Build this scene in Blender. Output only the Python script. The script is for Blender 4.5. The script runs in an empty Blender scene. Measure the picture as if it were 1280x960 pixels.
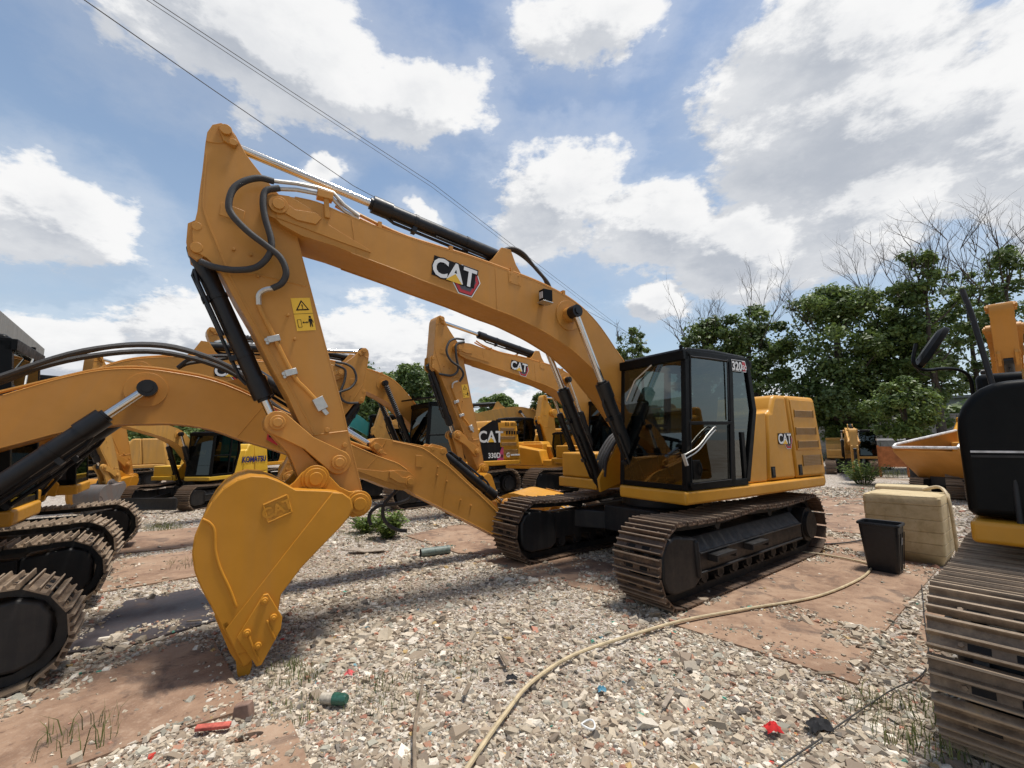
import bpy, math, random
import numpy as np
from mathutils import Vector, Matrix
R = math.radians
rnd = random.Random(7)
sc = bpy.context.scene
col = sc.collection

# ------------------------------------------------------------------ camera
cam = bpy.data.objects.new('camera', bpy.data.cameras.new('camera'))
col.objects.link(cam)
cam.data.sensor_width = 36.0
cam.data.lens = 36.0*553.58/1280.0
cam.data.clip_start = 0.05
cam.data.clip_end = 3000
cam.location = (0, 0, 1.825)
cam.rotation_mode = 'XYZ'
cam.matrix_world = Matrix.Translation((0, 0, 1.825)) @ Matrix.Rotation(R(90+7.26), 4, 'X') @ Matrix.Rotation(R(-0.713), 4, 'Z')
sc.camera = cam

# ------------------------------------------------------------------ light
SUN_AZ, SUN_EL = 80.0, 76.0        # compass direction (0 = +Y, 90 = +X) and elevation
sd = Vector((math.sin(R(SUN_AZ))*math.cos(R(SUN_EL)), math.cos(R(SUN_AZ))*math.cos(R(SUN_EL)), math.sin(R(SUN_EL))))
sun = bpy.data.objects.new('sun', bpy.data.lights.new('sun', 'SUN'))
col.objects.link(sun)
sun.data.energy = 4.5
sun.data.angle = R(10)
sun.data.color = (1.0, 0.95, 0.87)
sun.rotation_mode = 'QUATERNION'
sun.rotation_quaternion = sd.to_track_quat('Z', 'Y')
sc.view_settings.view_transform = 'Standard'
sc.view_settings.look = 'None'
sc.view_settings.gamma = 1
sc.view_settings.exposure = 0.04


class NT:
    """small helper for writing node trees"""
    def __init__(s, tree):
        s.t = tree
        s.n = tree.nodes
        s.l = tree.links

    def new(s, kind, **kw):
        nd = s.n.new(kind)
        for k, v in kw.items():
            setattr(nd, k, v)
        return nd

    def put(s, sock, v):
        if isinstance(v, bpy.types.NodeSocket):
            s.l.new(v, sock)
        elif v is not None:
            if isinstance(v, (tuple, list)) and len(v) == 3 and sock.type == 'RGBA':
                v = (*v, 1)
            sock.default_value = v

    def math(s, op, a, b=None, c=None, clamp=False):
        nd = s.new('ShaderNodeMath', operation=op, use_clamp=clamp)
        s.put(nd.inputs[0], a)
        s.put(nd.inputs[1], b)
        s.put(nd.inputs[2], c)
        return nd.outputs[0]

    def vmath(s, op, a, b=None):
        nd = s.new('ShaderNodeVectorMath', operation=op)
        s.put(nd.inputs[0], a)
        s.put(nd.inputs[1], b)
        return nd.outputs['Value'] if op in ('LENGTH', 'DOT_PRODUCT', 'DISTANCE') else nd.outputs[0]

    def noise(s, vec, scale, detail=4, rough=0.55, dist=0.0, color=False):
        nd = s.new('ShaderNodeTexNoise')
        s.put(nd.inputs['Vector'], vec)
        nd.inputs['Scale'].default_value = scale
        nd.inputs['Detail'].default_value = detail
        nd.inputs['Roughness'].default_value = rough
        nd.inputs['Distortion'].default_value = dist
        return nd.outputs['Color' if color else 'Fac']

    def ramp(s, fac, stops, interp='LINEAR'):
        nd = s.new('ShaderNodeValToRGB')
        cr = nd.color_ramp
        cr.interpolation = interp
        while len(cr.elements) < len(stops):
            cr.elements.new(0.5)
        for e, (p, c) in zip(cr.elements, stops):
            e.position = p
            e.color = (*c, 1) if isinstance(c, (tuple, list)) else (c, c, c, 1)
        s.put(nd.inputs[0], fac)
        return nd.outputs[0]

    def smooth(s, v, a, b, lo=0.0, hi=1.0):
        nd = s.new('ShaderNodeMapRange', interpolation_type='SMOOTHSTEP')
        s.put(nd.inputs[0], v)
        for i, q in enumerate((a, b, lo, hi)):
            s.put(nd.inputs[i+1], q)
        return nd.outputs[0]

    def mix(s, fac, a, b, blend='MIX'):
        nd = s.new('ShaderNodeMix', data_type='RGBA', blend_type=blend)
        s.put(nd.inputs['Factor'], fac)
        s.put(nd.inputs[6], a)
        s.put(nd.inputs[7], b)
        return nd.outputs[2]


def make_world():
    w = bpy.data.worlds.new('World')
    sc.world = w
    w.use_nodes = True
    t = NT(w.node_tree)
    t.n.clear()
    out = t.new('ShaderNodeOutputWorld')
    sky = t.new('ShaderNodeTexSky', sky_type='NISHITA')
    sky.sun_disc = False
    sky.sun_elevation = R(SUN_EL)
    sky.sun_rotation = R(SUN_AZ)
    sky.air_density = 1.3
    sky.dust_density = 0.6
    sky.ozone_density = 2.5
    tc = t.new('ShaderNodeTexCoord').outputs['Generated']
    nrm = t.vmath('NORMALIZE', tc)
    sep = t.new('ShaderNodeSeparateXYZ')
    t.put(sep.inputs[0], nrm)
    z = sep.outputs[2]
    # cloud sheet coordinates: direction projected on a plane above, softened near the horizon
    zz = t.math('ADD', t.math('MAXIMUM', z, 0.0), 0.32)
    cmb = t.new('ShaderNodeCombineXYZ')
    t.put(cmb.inputs[0], t.math('DIVIDE', sep.outputs[0], zz))
    t.put(cmb.inputs[1], t.math('DIVIDE', sep.outputs[1], zz))
    t.put(cmb.inputs[2], t.math('MULTIPLY', z, 1.6))
    base = cmb.outputs[0]
    # cloud masses: centre direction, half width, half height, strength
    blobs = [((-0.68, 0.64, 0.355), 0.12, 0.10, 1.0), ((-0.77, 0.55, 0.33), 0.13, 0.10, 0.9), ((-0.40, 0.64, 0.66), 0.26, 0.13, 1.0), ((-0.20, 0.76, 0.63), 0.18, 0.09, .95),
             ((0.16, 0.68, 0.72), 0.15, 0.09, .85), ((0.12, 0.86, 0.49), 0.18, 0.14, 1.1), ((0.30, 0.85, 0.42), 0.17, 0.12, 1.05),
             ((0.44, 0.82, 0.36), 0.17, 0.11, 1.1), ((0.56, 0.66, 0.50), 0.25, 0.20, 1.2), ((0.72, 0.55, 0.42), 0.22, 0.2, 1.1),
             ((0.52, 0.62, 0.60), 0.24, 0.16, 1.1), ((0.60, 0.70, 0.38), 0.2, 0.13, 1.0), ((0.31, 0.91, 0.27), 0.09, 0.05, .75),
             ((-0.72, 0.68, 0.12), 0.18, 0.11, .9), ((-0.55, 0.80, 0.20), 0.16, 0.10, 1.0), ((-0.28, 0.93, 0.19), 0.26, 0.13, .95),
             ((-0.04, 0.97, 0.21), 0.2, 0.13, .9), ((-0.34, 0.79, 0.51), 0.05, 0.04, .7), ((-.19, .865, .465), .05, .035, .7),
             ((0.3, 0.95, 0.05), 0.5, 0.09, .8), ((-0.9, 0.3, 0.25), 0.25, 0.2, 1.0), ((0.95, 0.1, 0.35), 0.3, 0.25, 1.0),
             ((0.3, -0.7, 0.6), 0.4, 0.25, 1.0), ((-0.6, -0.6, 0.5), 0.35, 0.22, 1.0), ((0.1, 0.1, 1.0), 0.3, 0.2, .9)]
    wv = t.noise(nrm, 5.0, 5, 0.6, 0.0, True)
    nd = t.new('ShaderNodeVectorMath', operation='MULTIPLY_ADD')
    t.put(nd.inputs[0], wv)
    nd.inputs[1].default_value = (0.16, 0.16, 0.16)
    nd.inputs[2].default_value = (-0.08, -0.08, -0.08)
    warp = nd.outputs[0]

    def density(shift):
        q = nrm if shift is None else t.vmath('ADD', nrm, shift)
        b2 = base if shift is None else t.vmath('ADD', base, (shift[0]*1.6, shift[1]*1.6, shift[2]*1.6))
        q = t.vmath('ADD', q, warp)
        m = None
        for c, wx, wz, s in blobs:
            c = Vector(c).normalized()
            side = Vector((c.y, -c.x, 0)).normalized()
            up = side.cross(c)
            d = t.vmath('SUBTRACT', q, tuple(c))
            a = t.math('MULTIPLY', t.vmath('DOT_PRODUCT', d, tuple(side)), 1.0/wx)
            e = t.math('MULTIPLY', t.vmath('DOT_PRODUCT', d, tuple(up)), 1.0/wz)
            f = t.math('MULTIPLY', t.vmath('DOT_PRODUCT', d, tuple(c)), 2.0)
            r2 = t.math('ADD', t.math('ADD', t.math('MULTIPLY', a, a), t.math('MULTIPLY', e, e)), t.math('MULTIPLY', f, f))
            v = t.math('MULTIPLY', t.math('SUBTRACT', .93, t.math('SQRT', r2)), s*1.7)
            m = v if m is None else t.math('SMOOTH_MAX', m, v, 0.3)
        n1 = t.noise(b2, 2.6, 10, 0.64, 0.0)
        n2 = t.noise(b2, 8.0, 8, 0.66, 0.0)
        nn = t.math('ADD', t.math('MULTIPLY', t.math('SUBTRACT', n1, 0.5), 2.3), t.math('MULTIPLY', t.math('SUBTRACT', n2, 0.5), 1.25))
        return t.math('ADD', m, nn)
    d0 = density(None)
    d1 = density((0.026, -0.006, 0.034))
    mask = t.smooth(d0, 0.0, 0.42)
    thin = t.smooth(d0, -1.1, 0.3, 0.0, 0.26)
    mask = t.math('MAXIMUM', mask, thin)
    # lit towards the sun, grey where thick
    lit = t.smooth(t.math('SUBTRACT', d0, d1), -0.25, 0.35)
    thick = t.smooth(d0, 0.5, 1.5)
    shade = t.math('SUBTRACT', t.math('ADD', 0.64, t.math('MULTIPLY', lit, 0.32)), t.math('MULTIPLY', thick, 0.15))
    vary = t.math('ADD', t.math('MULTIPLY', t.noise(base, 3.4, 8, .62), .34), t.math('MULTIPLY', t.noise(base, 11.0, 6, .6), .14))
    shade = t.math('ADD', shade, t.math('SUBTRACT', vary, .22))
    ccol = t.mix(t.smooth(shade, 0.42, 1.0), (0.49, 0.53, 0.60), (1.0, 1.0, 1.0))
    bg1 = t.new('ShaderNodeBackground')
    hs = t.new('ShaderNodeHueSaturation')
    t.put(hs.inputs['Color'], sky.outputs[0])
    hs.inputs['Saturation'].default_value = 0.98
    t.put(bg1.inputs[0], hs.outputs[0])
    bg1.inputs[1].default_value = 0.125
    bg2 = t.new('ShaderNodeBackground')
    t.put(bg2.inputs[0], ccol)
    bg2.inputs[1].default_value = 0.92
    # haze towards the horizon
    hz = t.smooth(z, 0.0, 0.7, 0.62, 0.10)
    bg3 = t.new('ShaderNodeBackground')
    bg3.inputs[0].default_value = (0.52, 0.66, 0.82, 1)
    bg3.inputs[1].default_value = 0.95
    mx0 = t.new('ShaderNodeMixShader')
    t.put(mx0.inputs[0], hz)
    t.l.new(bg1.outputs[0], mx0.inputs[1])
    t.l.new(bg3.outputs[0], mx0.inputs[2])
    mx = t.new('ShaderNodeMixShader')
    t.put(mx.inputs[0], mask)
    t.l.new(mx0.outputs[0], mx.inputs[1])
    t.l.new(bg2.outputs[0], mx.inputs[2])
    t.l.new(mx.outputs[0], out.inputs[0])


make_world()


# ------------------------------------------------------------------ materials
def material(name, fn):
    m = bpy.data.materials.new(name)
    m.use_nodes = True
    t = NT(m.node_tree)
    b = m.node_tree.nodes['Principled BSDF']
    fn(t, b)
    return m


def obj_co(t):
    return t.new('ShaderNodeTexCoord').outputs['Object']


def bump(t, b, h, strength=0.3, dist=0.01):
    nd = t.new('ShaderNodeBump')
    nd.inputs['Strength'].default_value = strength
    nd.inputs['Distance'].default_value = dist
    t.put(nd.inputs['Height'], h)
    t.l.new(nd.outputs[0], b.inputs['Normal'])


def paint(name, c, dirt=(0.30, 0.22, 0.14), amount=0.25, rough=0.38, spec=0.5):
    def fn(t, b):
        co = obj_co(t)
        big = t.noise(co, 1.3, 5, 0.6)
        fine = t.noise(co, 14.0, 6, 0.7)
        streak = t.new('ShaderNodeMapping')
        t.put(streak.inputs[0], co)
        streak.inputs['Scale'].default_value = (9, 9, 0.7)
        st = t.noise(streak.outputs[0], 1.0, 5, 0.6)
        f = t.math('MULTIPLY', t.smooth(t.math('ADD', t.math('MULTIPLY', big, 0.5), t.math('MULTIPLY', st, 0.5)), 0.42, 0.75), amount)
        cc = t.mix(t.smooth(big, .3, .7, 0, 1), tuple(q*0.86 for q in c), tuple(min(1, q*1.07) for q in c))
        cc = t.mix(f, cc, dirt)
        sp = t.smooth(fine, 0.66, 0.76, 0, amount)
        cc = t.mix(sp, cc, tuple(q*0.6 for q in dirt))
        t.put(b.inputs['Base Color'], cc)
        t.put(b.inputs['Roughness'], t.smooth(fine, .2, .8, rough-0.08, rough+0.16))
        b.inputs['Specular IOR Level'].default_value = spec
        bump(t, b, t.noise(co, 5.0, 4, .6), 0.08, 0.01)
    return material(name, fn)


YEL = paint('yellow_paint', (0.60, 0.278, 0.022), (0.34, 0.22, 0.11), amount=.18, rough=.34, spec=.4)
YEL_ARM = paint('arm_yellow_sky_dulled', (0.50, 0.226, 0.040), (0.30, 0.19, 0.10), amount=.26, rough=.42, spec=.35)  # body yellow made duller: sky light on the arm put into the colour
YEL_DEEP = paint('bucket_yellow_shaded', (0.50, 0.215, 0.014), (0.28, 0.16, 0.07), amount=.22, rough=.46, spec=.3)  # body yellow made darker and warmer: shade on the bucket put into the colour
YEL_OLD = paint('faded_yellow_paint', (0.58, 0.30, 0.06), (0.22, 0.15, 0.09), .5, .55)
YEL_LEMON = paint('lemon_yellow_paint', (0.70, 0.42, 0.03), amount=.2)
TEAL = paint('teal_paint', (0.03, 0.30, 0.27), amount=.25)
ORANGE = paint('orange_paint', (0.55, 0.17, 0.03), amount=.35)
BLACK = paint('black_paint', (0.004, 0.0045, 0.005), (0.04, 0.034, 0.03), .06, .36, .13)
CYLB = paint('cylinder_black', (0.006, 0.006, 0.0075), (0.07, 0.06, 0.05), .14, .36, .4)
FRAME = paint('undercarriage_black', (0.011, 0.011, 0.012), (0.09, 0.07, 0.055), .35, .5, .4)
FRAMEC = paint('frame_charcoal', (0.014, 0.014, 0.015), (0.09, 0.075, 0.06), .25, .5, .4)
CONC = paint('weathered_concrete', (0.30, 0.29, 0.27), (0.10, 0.09, 0.08), .7, .85, .2)
GREYB = paint('worn_grey_steel', (0.16, 0.15, 0.145), (0.20, 0.10, 0.06), .7, .5)
WHITE = paint('white_print', (0.78, 0.78, 0.76), amount=.1)
RED = paint('red_print', (0.50, 0.03, 0.035), amount=.05)
PINK = paint('magenta_print', (0.55, 0.07, 0.16), amount=.05)
BLK_PRINT_HOLE = paint('black_print_and_hole_shade', (0.010, 0.010, 0.011), amount=.04, rough=.6, spec=.15)
PRINTGREY = paint('dotted_grey_print', (0.07, 0.07, 0.08), amount=.05)
GOLD = paint('label_yellow', (0.80, 0.47, 0.03), amount=.06)
NAVY = paint('navy_print', (0.015, 0.02, 0.12), amount=.05)
GREEN = paint('green_print', (0.02, 0.17, 0.11), amount=.05)


def m_chrome(t, b):
    b.inputs['Base Color'].default_value = (0.62, 0.60, 0.57, 1)
    b.inputs['Metallic'].default_value = 1
    b.inputs['Roughness'].default_value = 0.14


CHROME = material('chrome_rod', m_chrome)


def m_zinc(t, b):
    co = obj_co(t)
    t.put(b.inputs['Base Color'], t.mix(t.noise(co, 30, 3), (0.42, 0.41, 0.38), (0.62, 0.60, 0.56)))
    b.inputs['Metallic'].default_value = .8
    b.inputs['Roughness'].default_value = 0.38


ZINC = material('zinc_fitting', m_zinc)


def m_rubber(t, b):
    co = obj_co(t)
    t.put(b.inputs['Base Color'], t.mix(t.noise(co, 12, 4), (0.012, 0.012, 0.013), (0.05, 0.045, 0.042)))
    b.inputs['Roughness'].default_value = 0.6
    w = t.new('ShaderNodeTexWave', wave_type='BANDS', bands_direction='DIAGONAL')
    t.put(w.inputs[0], co)
    w.inputs['Scale'].default_value = 60
    bump(t, b, w.outputs['Fac'], 0.4, 0.004)


RUBBER = material('hose_rubber', m_rubber)


def m_track(t, b):
    co = obj_co(t)
    geo = t.new('ShaderNodeNewGeometry')
    oi = t.new('ShaderNodeObjectInfo')
    n = t.noise(t.vmath('ADD', geo.outputs['Position'], (3, 1, 0)), 7.0, 6, 0.7)
    n2 = t.noise(geo.outputs['Position'], 38.0, 4, 0.7)
    c = t.ramp(n, [(0.28, (0.035, 0.026, 0.021)), (0.48, (0.095, 0.06, 0.04)), (0.62, (0.17, 0.105, 0.065)), (0.8, (0.25, 0.185, 0.13))])
    c = t.mix(t.smooth(n2, .55, .75, 0, .55), c, (0.27, 0.23, 0.18))
    c = t.mix(t.math('MULTIPLY', oi.outputs['Random'], .35), c, (0.06, 0.045, 0.04))
    sz = t.new('ShaderNodeSeparateXYZ')
    t.put(sz.inputs[0], co)
    c = t.mix(t.smooth(sz.outputs[2], .036, .050, 0, .55), c, (0.33, 0.25, 0.18))
    t.put(b.inputs['Base Color'], c)
    b.inputs['Metallic'].default_value = .35
    t.put(b.inputs['Roughness'], t.smooth(n2, .3, .7, .42, .75))
    bump(t, b, n2, 0.5, 0.006)


TRACK = material('rusty_track_steel', m_track)


def m_trackp(t, b):
    geo = t.new('ShaderNodeNewGeometry')
    oi = t.new('ShaderNodeObjectInfo')
    n = t.noise(geo.outputs['Position'], 6.0, 6, 0.7)
    n2 = t.noise(geo.outputs['Position'], 30.0, 4, 0.7)
    c = t.ramp(n, [(0.3, (0.08, 0.055, 0.036)), (0.5, (0.18, 0.128, 0.085)), (0.64, (0.28, 0.205, 0.135)), (0.78, (0.40, 0.24, 0.05))])
    c = t.mix(t.smooth(n2, .5, .7, 0, .6), c, (0.12, 0.08, 0.055))
    sz = t.new('ShaderNodeSeparateXYZ')
    t.put(sz.inputs[0], obj_co(t))
    c = t.mix(t.smooth(sz.outputs[2], .034, .050, 0, .5), c, (0.40, 0.31, 0.22))
    t.put(b.inputs['Base Color'], c)
    b.inputs['Metallic'].default_value = .15
    b.inputs['Roughness'].default_value = .65
    bump(t, b, n2, 0.5, 0.006)


TRACKP = material('dusty_worn_track_steel', m_trackp)


def glass(name, tint, gloss, rough=0.02):
    m = bpy.data.materials.new(name)
    m.use_nodes = True
    t = NT(m.node_tree)
    t.n.clear()
    out = t.new('ShaderNodeOutputMaterial')
    tr = t.new('ShaderNodeBsdfTransparent')
    tr.inputs[0].default_value = (*tint, 1)
    gl = t.new('ShaderNodeBsdfGlossy')
    gl.inputs['Roughness'].default_value = rough
    gl.inputs[0].default_value = (.9, .95, .93, 1)
    fr = t.new('ShaderNodeFresnel')
    fr.inputs[0].default_value = 1.5
    f = t.math('ADD', t.math('MULTIPLY', fr.outputs[0], 1.3 if gloss > .035 else .7), gloss, clamp=True)
    mx = t.new('ShaderNodeMixShader')
    t.put(mx.inputs[0], f)
    t.l.new(tr.outputs[0], mx.inputs[1])
    t.l.new(gl.outputs[0], mx.inputs[2])
    t.l.new(mx.outputs[0], out.inputs[0])
    return m


GLASS = glass('cab_glass', (0.22, 0.28, 0.26), 0.05)
GLASSM = glass('tinted_cab_glass', (0.08, 0.09, 0.09), 0.03)
LOUV = paint('louvre_yellow', (0.30, 0.155, 0.03), amount=.3)
GLASSD = glass('dark_cab_glass', (0.05, 0.055, 0.055), 0.03)


def m_plate(t, b):
    geo = t.new('ShaderNodeNewGeometry')
    P = geo.outputs['Position']
    n = t.noise(P, 1.1, 7, 0.65, 0.6)
    n2 = t.noise(P, 9.0, 6, 0.7)
    n3 = t.noise(P, 60.0, 4, 0.7)
    c = t.ramp(n, [(0.25, (0.12, 0.078, 0.055)), (0.42, (0.225, 0.138, 0.090)), (0.56, (0.32, 0.208, 0.138)), (0.75, (0.40, 0.29, 0.205))])
    c = t.mix(t.smooth(n2, .5, .72, 0, .6), c, (0.41, 0.295, 0.21))
    c = t.mix(t.smooth(n2, .44, .3, 0, .7), c, (0.095, 0.055, 0.04))
    c = t.mix(t.smooth(t.noise(P, 2.2, 5, .6, 1.2), .54, .66, 0, .6), c, (0.085, 0.06, 0.05))
    c = t.mix(t.smooth(n3, .55, .7, 0, .35), c, (0.40, 0.33, 0.26))
    t.put(b.inputs['Base Color'], c)
    t.put(b.inputs['Roughness'], t.smooth(n2, .3, .7, .62, .9))
    b.inputs['Specular IOR Level'].default_value = .3
    bump(t, b, t.math('ADD', n2, t.math('MULTIPLY', n3, .4)), 0.45, 0.012)


PLATE = material('rusty_steel_plate', m_plate)


def m_plated(t, b):
    geo = t.new('ShaderNodeNewGeometry')
    P = geo.outputs['Position']
    n = t.noise(P, 2.3, 7, 0.65, 0.4)
    n3 = t.noise(P, 50.0, 4, 0.7)
    c = t.ramp(n, [(0.3, (0.035, 0.030, 0.034)), (0.55, (0.065, 0.055, 0.058)), (0.72, (0.13, 0.085, 0.06))])
    c = t.mix(t.smooth(n3, .58, .7, 0, .3), c, (0.3, 0.26, 0.22))
    t.put(b.inputs['Base Color'], c)
    t.put(b.inputs['Roughness'], t.smooth(n, .3, .7, .3, .65))
    b.inputs['Metallic'].default_value = .3
    bump(t, b, n3, 0.2, 0.004)


PLATED = material('oily_dark_steel_plate', m_plated)


def m_ground(t, b):
    geo = t.new('ShaderNodeNewGeometry')
    P = geo.outputs['Position']
    n = t.noise(P, 0.35, 6, 0.6, 0.4)
    v = t.new('ShaderNodeTexVoronoi')
    t.put(v.inputs['Vector'], P)
    v.inputs['Scale'].default_value = 26
    v2 = t.new('ShaderNodeTexVoronoi')
    t.put(v2.inputs['Vector'], P)
    v2.inputs['Scale'].default_value = 9
    stone = t.ramp(t.new('ShaderNodeSeparateColor').outputs[0], [(0, .2), (1, .5)])
    sp = t.new('ShaderNodeSeparateColor')
    t.put(sp.inputs[0], v.outputs['Color'])
    stone = t.ramp(sp.outputs[0], [(0.0, (0.16, 0.12, 0.10)), (0.35, (0.30, 0.25, 0.205)), (0.7, (0.42, 0.375, 0.32)), (0.95, (0.60, 0.57, 0.52)), (1.0, (0.32, 0.12, 0.08))])
    sp2 = t.new('ShaderNodeSeparateColor')
    t.put(sp2.inputs[0], v2.outputs['Color'])
    stone = t.mix(t.smooth(sp2.outputs[1], .3, .8, 0, .5), stone, (0.46, 0.41, 0.35))
    dirt = t.ramp(t.noise(P, 3.0, 6, .7), [(0.3, (0.19, 0.135, 0.095)), (0.6, (0.29, 0.215, 0.155)), (0.8, (0.36, 0.29, 0.22))])
    c = t.mix(t.smooth(n, .50, .62, 0, .8), stone, dirt)
    t.put(b.inputs['Base Color'], c)
    b.inputs['Roughness'].default_value = .95
    b.inputs['Specular IOR Level'].default_value = .15
    bump(t, b, t.math('ADD', v.outputs['Distance'], t.noise(P, 40, 4)), 0.8, 0.02)


GROUND = material('gravel_ground', m_ground)


def m_stone(t, b):
    a = t.new('ShaderNodeAttribute', attribute_name='tone')
    geo = t.new('ShaderNodeNewGeometry')
    n = t.noise(geo.outputs['Position'], 70, 3)
    t.put(b.inputs['Base Color'], t.mix(t.smooth(n, .35, .7, 0, .35), a.outputs['Color'], (0.26, 0.22, 0.18)))
    b.inputs['Roughness'].default_value = .85
    b.inputs['Specular IOR Level'].default_value = .25


STONE = material('crushed_rubble', m_stone)


def leafmat(name, dark, light, rough=.5):
    def fn(t, b):
        a = t.new('ShaderNodeAttribute', attribute_name='tone')
        s = t.new('ShaderNodeSeparateColor')
        t.put(s.inputs[0], a.outputs['Color'])
        t.put(b.inputs['Base Color'], t.mix(s.outputs[0], dark, light))
        b.inputs['Roughness'].default_value = rough
        tl = t.new('ShaderNodeBsdfTranslucent')
        t.put(tl.inputs[0], t.mix(s.outputs[0], dark, tuple(min(1, q*1.5) for q in light)))
        mx = t.new('ShaderNodeMixShader')
        mx.inputs[0].default_value = .3
        t.l.new(b.outputs[0], mx.inputs[1])
        t.l.new(tl.outputs[0], mx.inputs[2])
        t.l.new(mx.outputs[0], t.n['Material Output'].inputs[0])
    return material(name, fn)


LEAF = leafmat('dark_leaves', (0.042, 0.074, 0.020), (0.17, 0.235, 0.055))
LEAF_B = leafmat('bright_leaves', (0.045, 0.085, 0.018), (0.19, 0.26, 0.055))
GRASSM = leafmat('weed_leaves', (0.05, 0.075, 0.02), (0.22, 0.24, 0.08))


def plain(name, c, rough=.7, n=8.0, var=.35, spec=.4, bmp=.2):
    def fn(t, b):
        co = obj_co(t)
        f = t.noise(co, n, 6, .65)
        t.put(b.inputs['Base Color'], t.mix(t.smooth(f, .3, .7), tuple(q*(1-var) for q in c), tuple(min(1, q*(1+var*.6)) for q in c)))
        b.inputs['Roughness'].default_value = rough
        b.inputs['Specular IOR Level'].default_value = spec
        bump(t, b, f, bmp, .01)
    return material(name, fn)


BARK = plain('tree_bark', (0.075, 0.06, 0.048), .9)
BARKG = plain('dead_branch_bark', (0.13, 0.115, 0.10), .9)
WALLG = plain('far_grey_render', (0.22, 0.22, 0.21), .9, 3)
BINP = plain('black_bin_plastic', (0.014, 0.015, 0.018), .42, 20, .2)
HOSEP = plain('cream_hose_plastic', (0.50, 0.40, 0.25), .5, 12, .25)
CLOTHR = plain('red_cloth', (0.50, 0.02, 0.02), .9, 30)
CLOTHK = plain('black_rag', (0.02, 0.02, 0.022), .9, 30)
BOTG = plain('green_plastic', (0.03, 0.10, 0.07), .25, 30)
BOTW = plain('pale_paper', (0.45, 0.40, 0.32), .8, 30)
PIPEG = plain('grey_green_pipe', (0.16, 0.20, 0.18), .5, 20)
WOOD = plain('grey_wood', (0.22, 0.17, 0.12), .85, 14)
CARD = plain('weathered_board', (0.34, 0.28, 0.22), .8, 14)
BRICKM = plain('red_tile', (0.48, 0.11, 0.08), .85, 25)
SEAT = plain('seat_fabric', (0.03, 0.03, 0.032), .9, 30)
STEELB = plain('bright_worn_edge', (0.62, 0.61, 0.60), .35, 10)
ORB = plain('orange_rust_panel', (0.42, 0.15, 0.05), .8, 5)


def m_tank(t, b):
    co = obj_co(t)
    sep = t.new('ShaderNodeSeparateXYZ')
    t.put(sep.inputs[0], co)
    n = t.noise(co, 3.5, 7, .7, .5)
    n2 = t.noise(co, 26, 5, .7)
    c = t.ramp(n, [(.3, (0.36, 0.27, 0.13)), (.5, (0.52, 0.41, 0.23)), (.72, (0.60, 0.50, 0.31))])
    c = t.mix(t.smooth(n2, .56, .72, 0, .5), c, (0.28, 0.20, 0.11))
    low_dark = t.math('MULTIPLY', t.smooth(t.math('ADD', sep.outputs[2], t.math('MULTIPLY', n, .4)), .62, .25), .6)  # darker towards the bottom, edge broken up by noise
    c = t.mix(low_dark, c, (0.25, 0.20, 0.11))
    t.put(b.inputs['Base Color'], c)
    b.inputs['Roughness'].default_value = .55
    bump(t, b, n2, .2, .01)


TANKM = material('stained_tank_plastic', m_tank)


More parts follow.
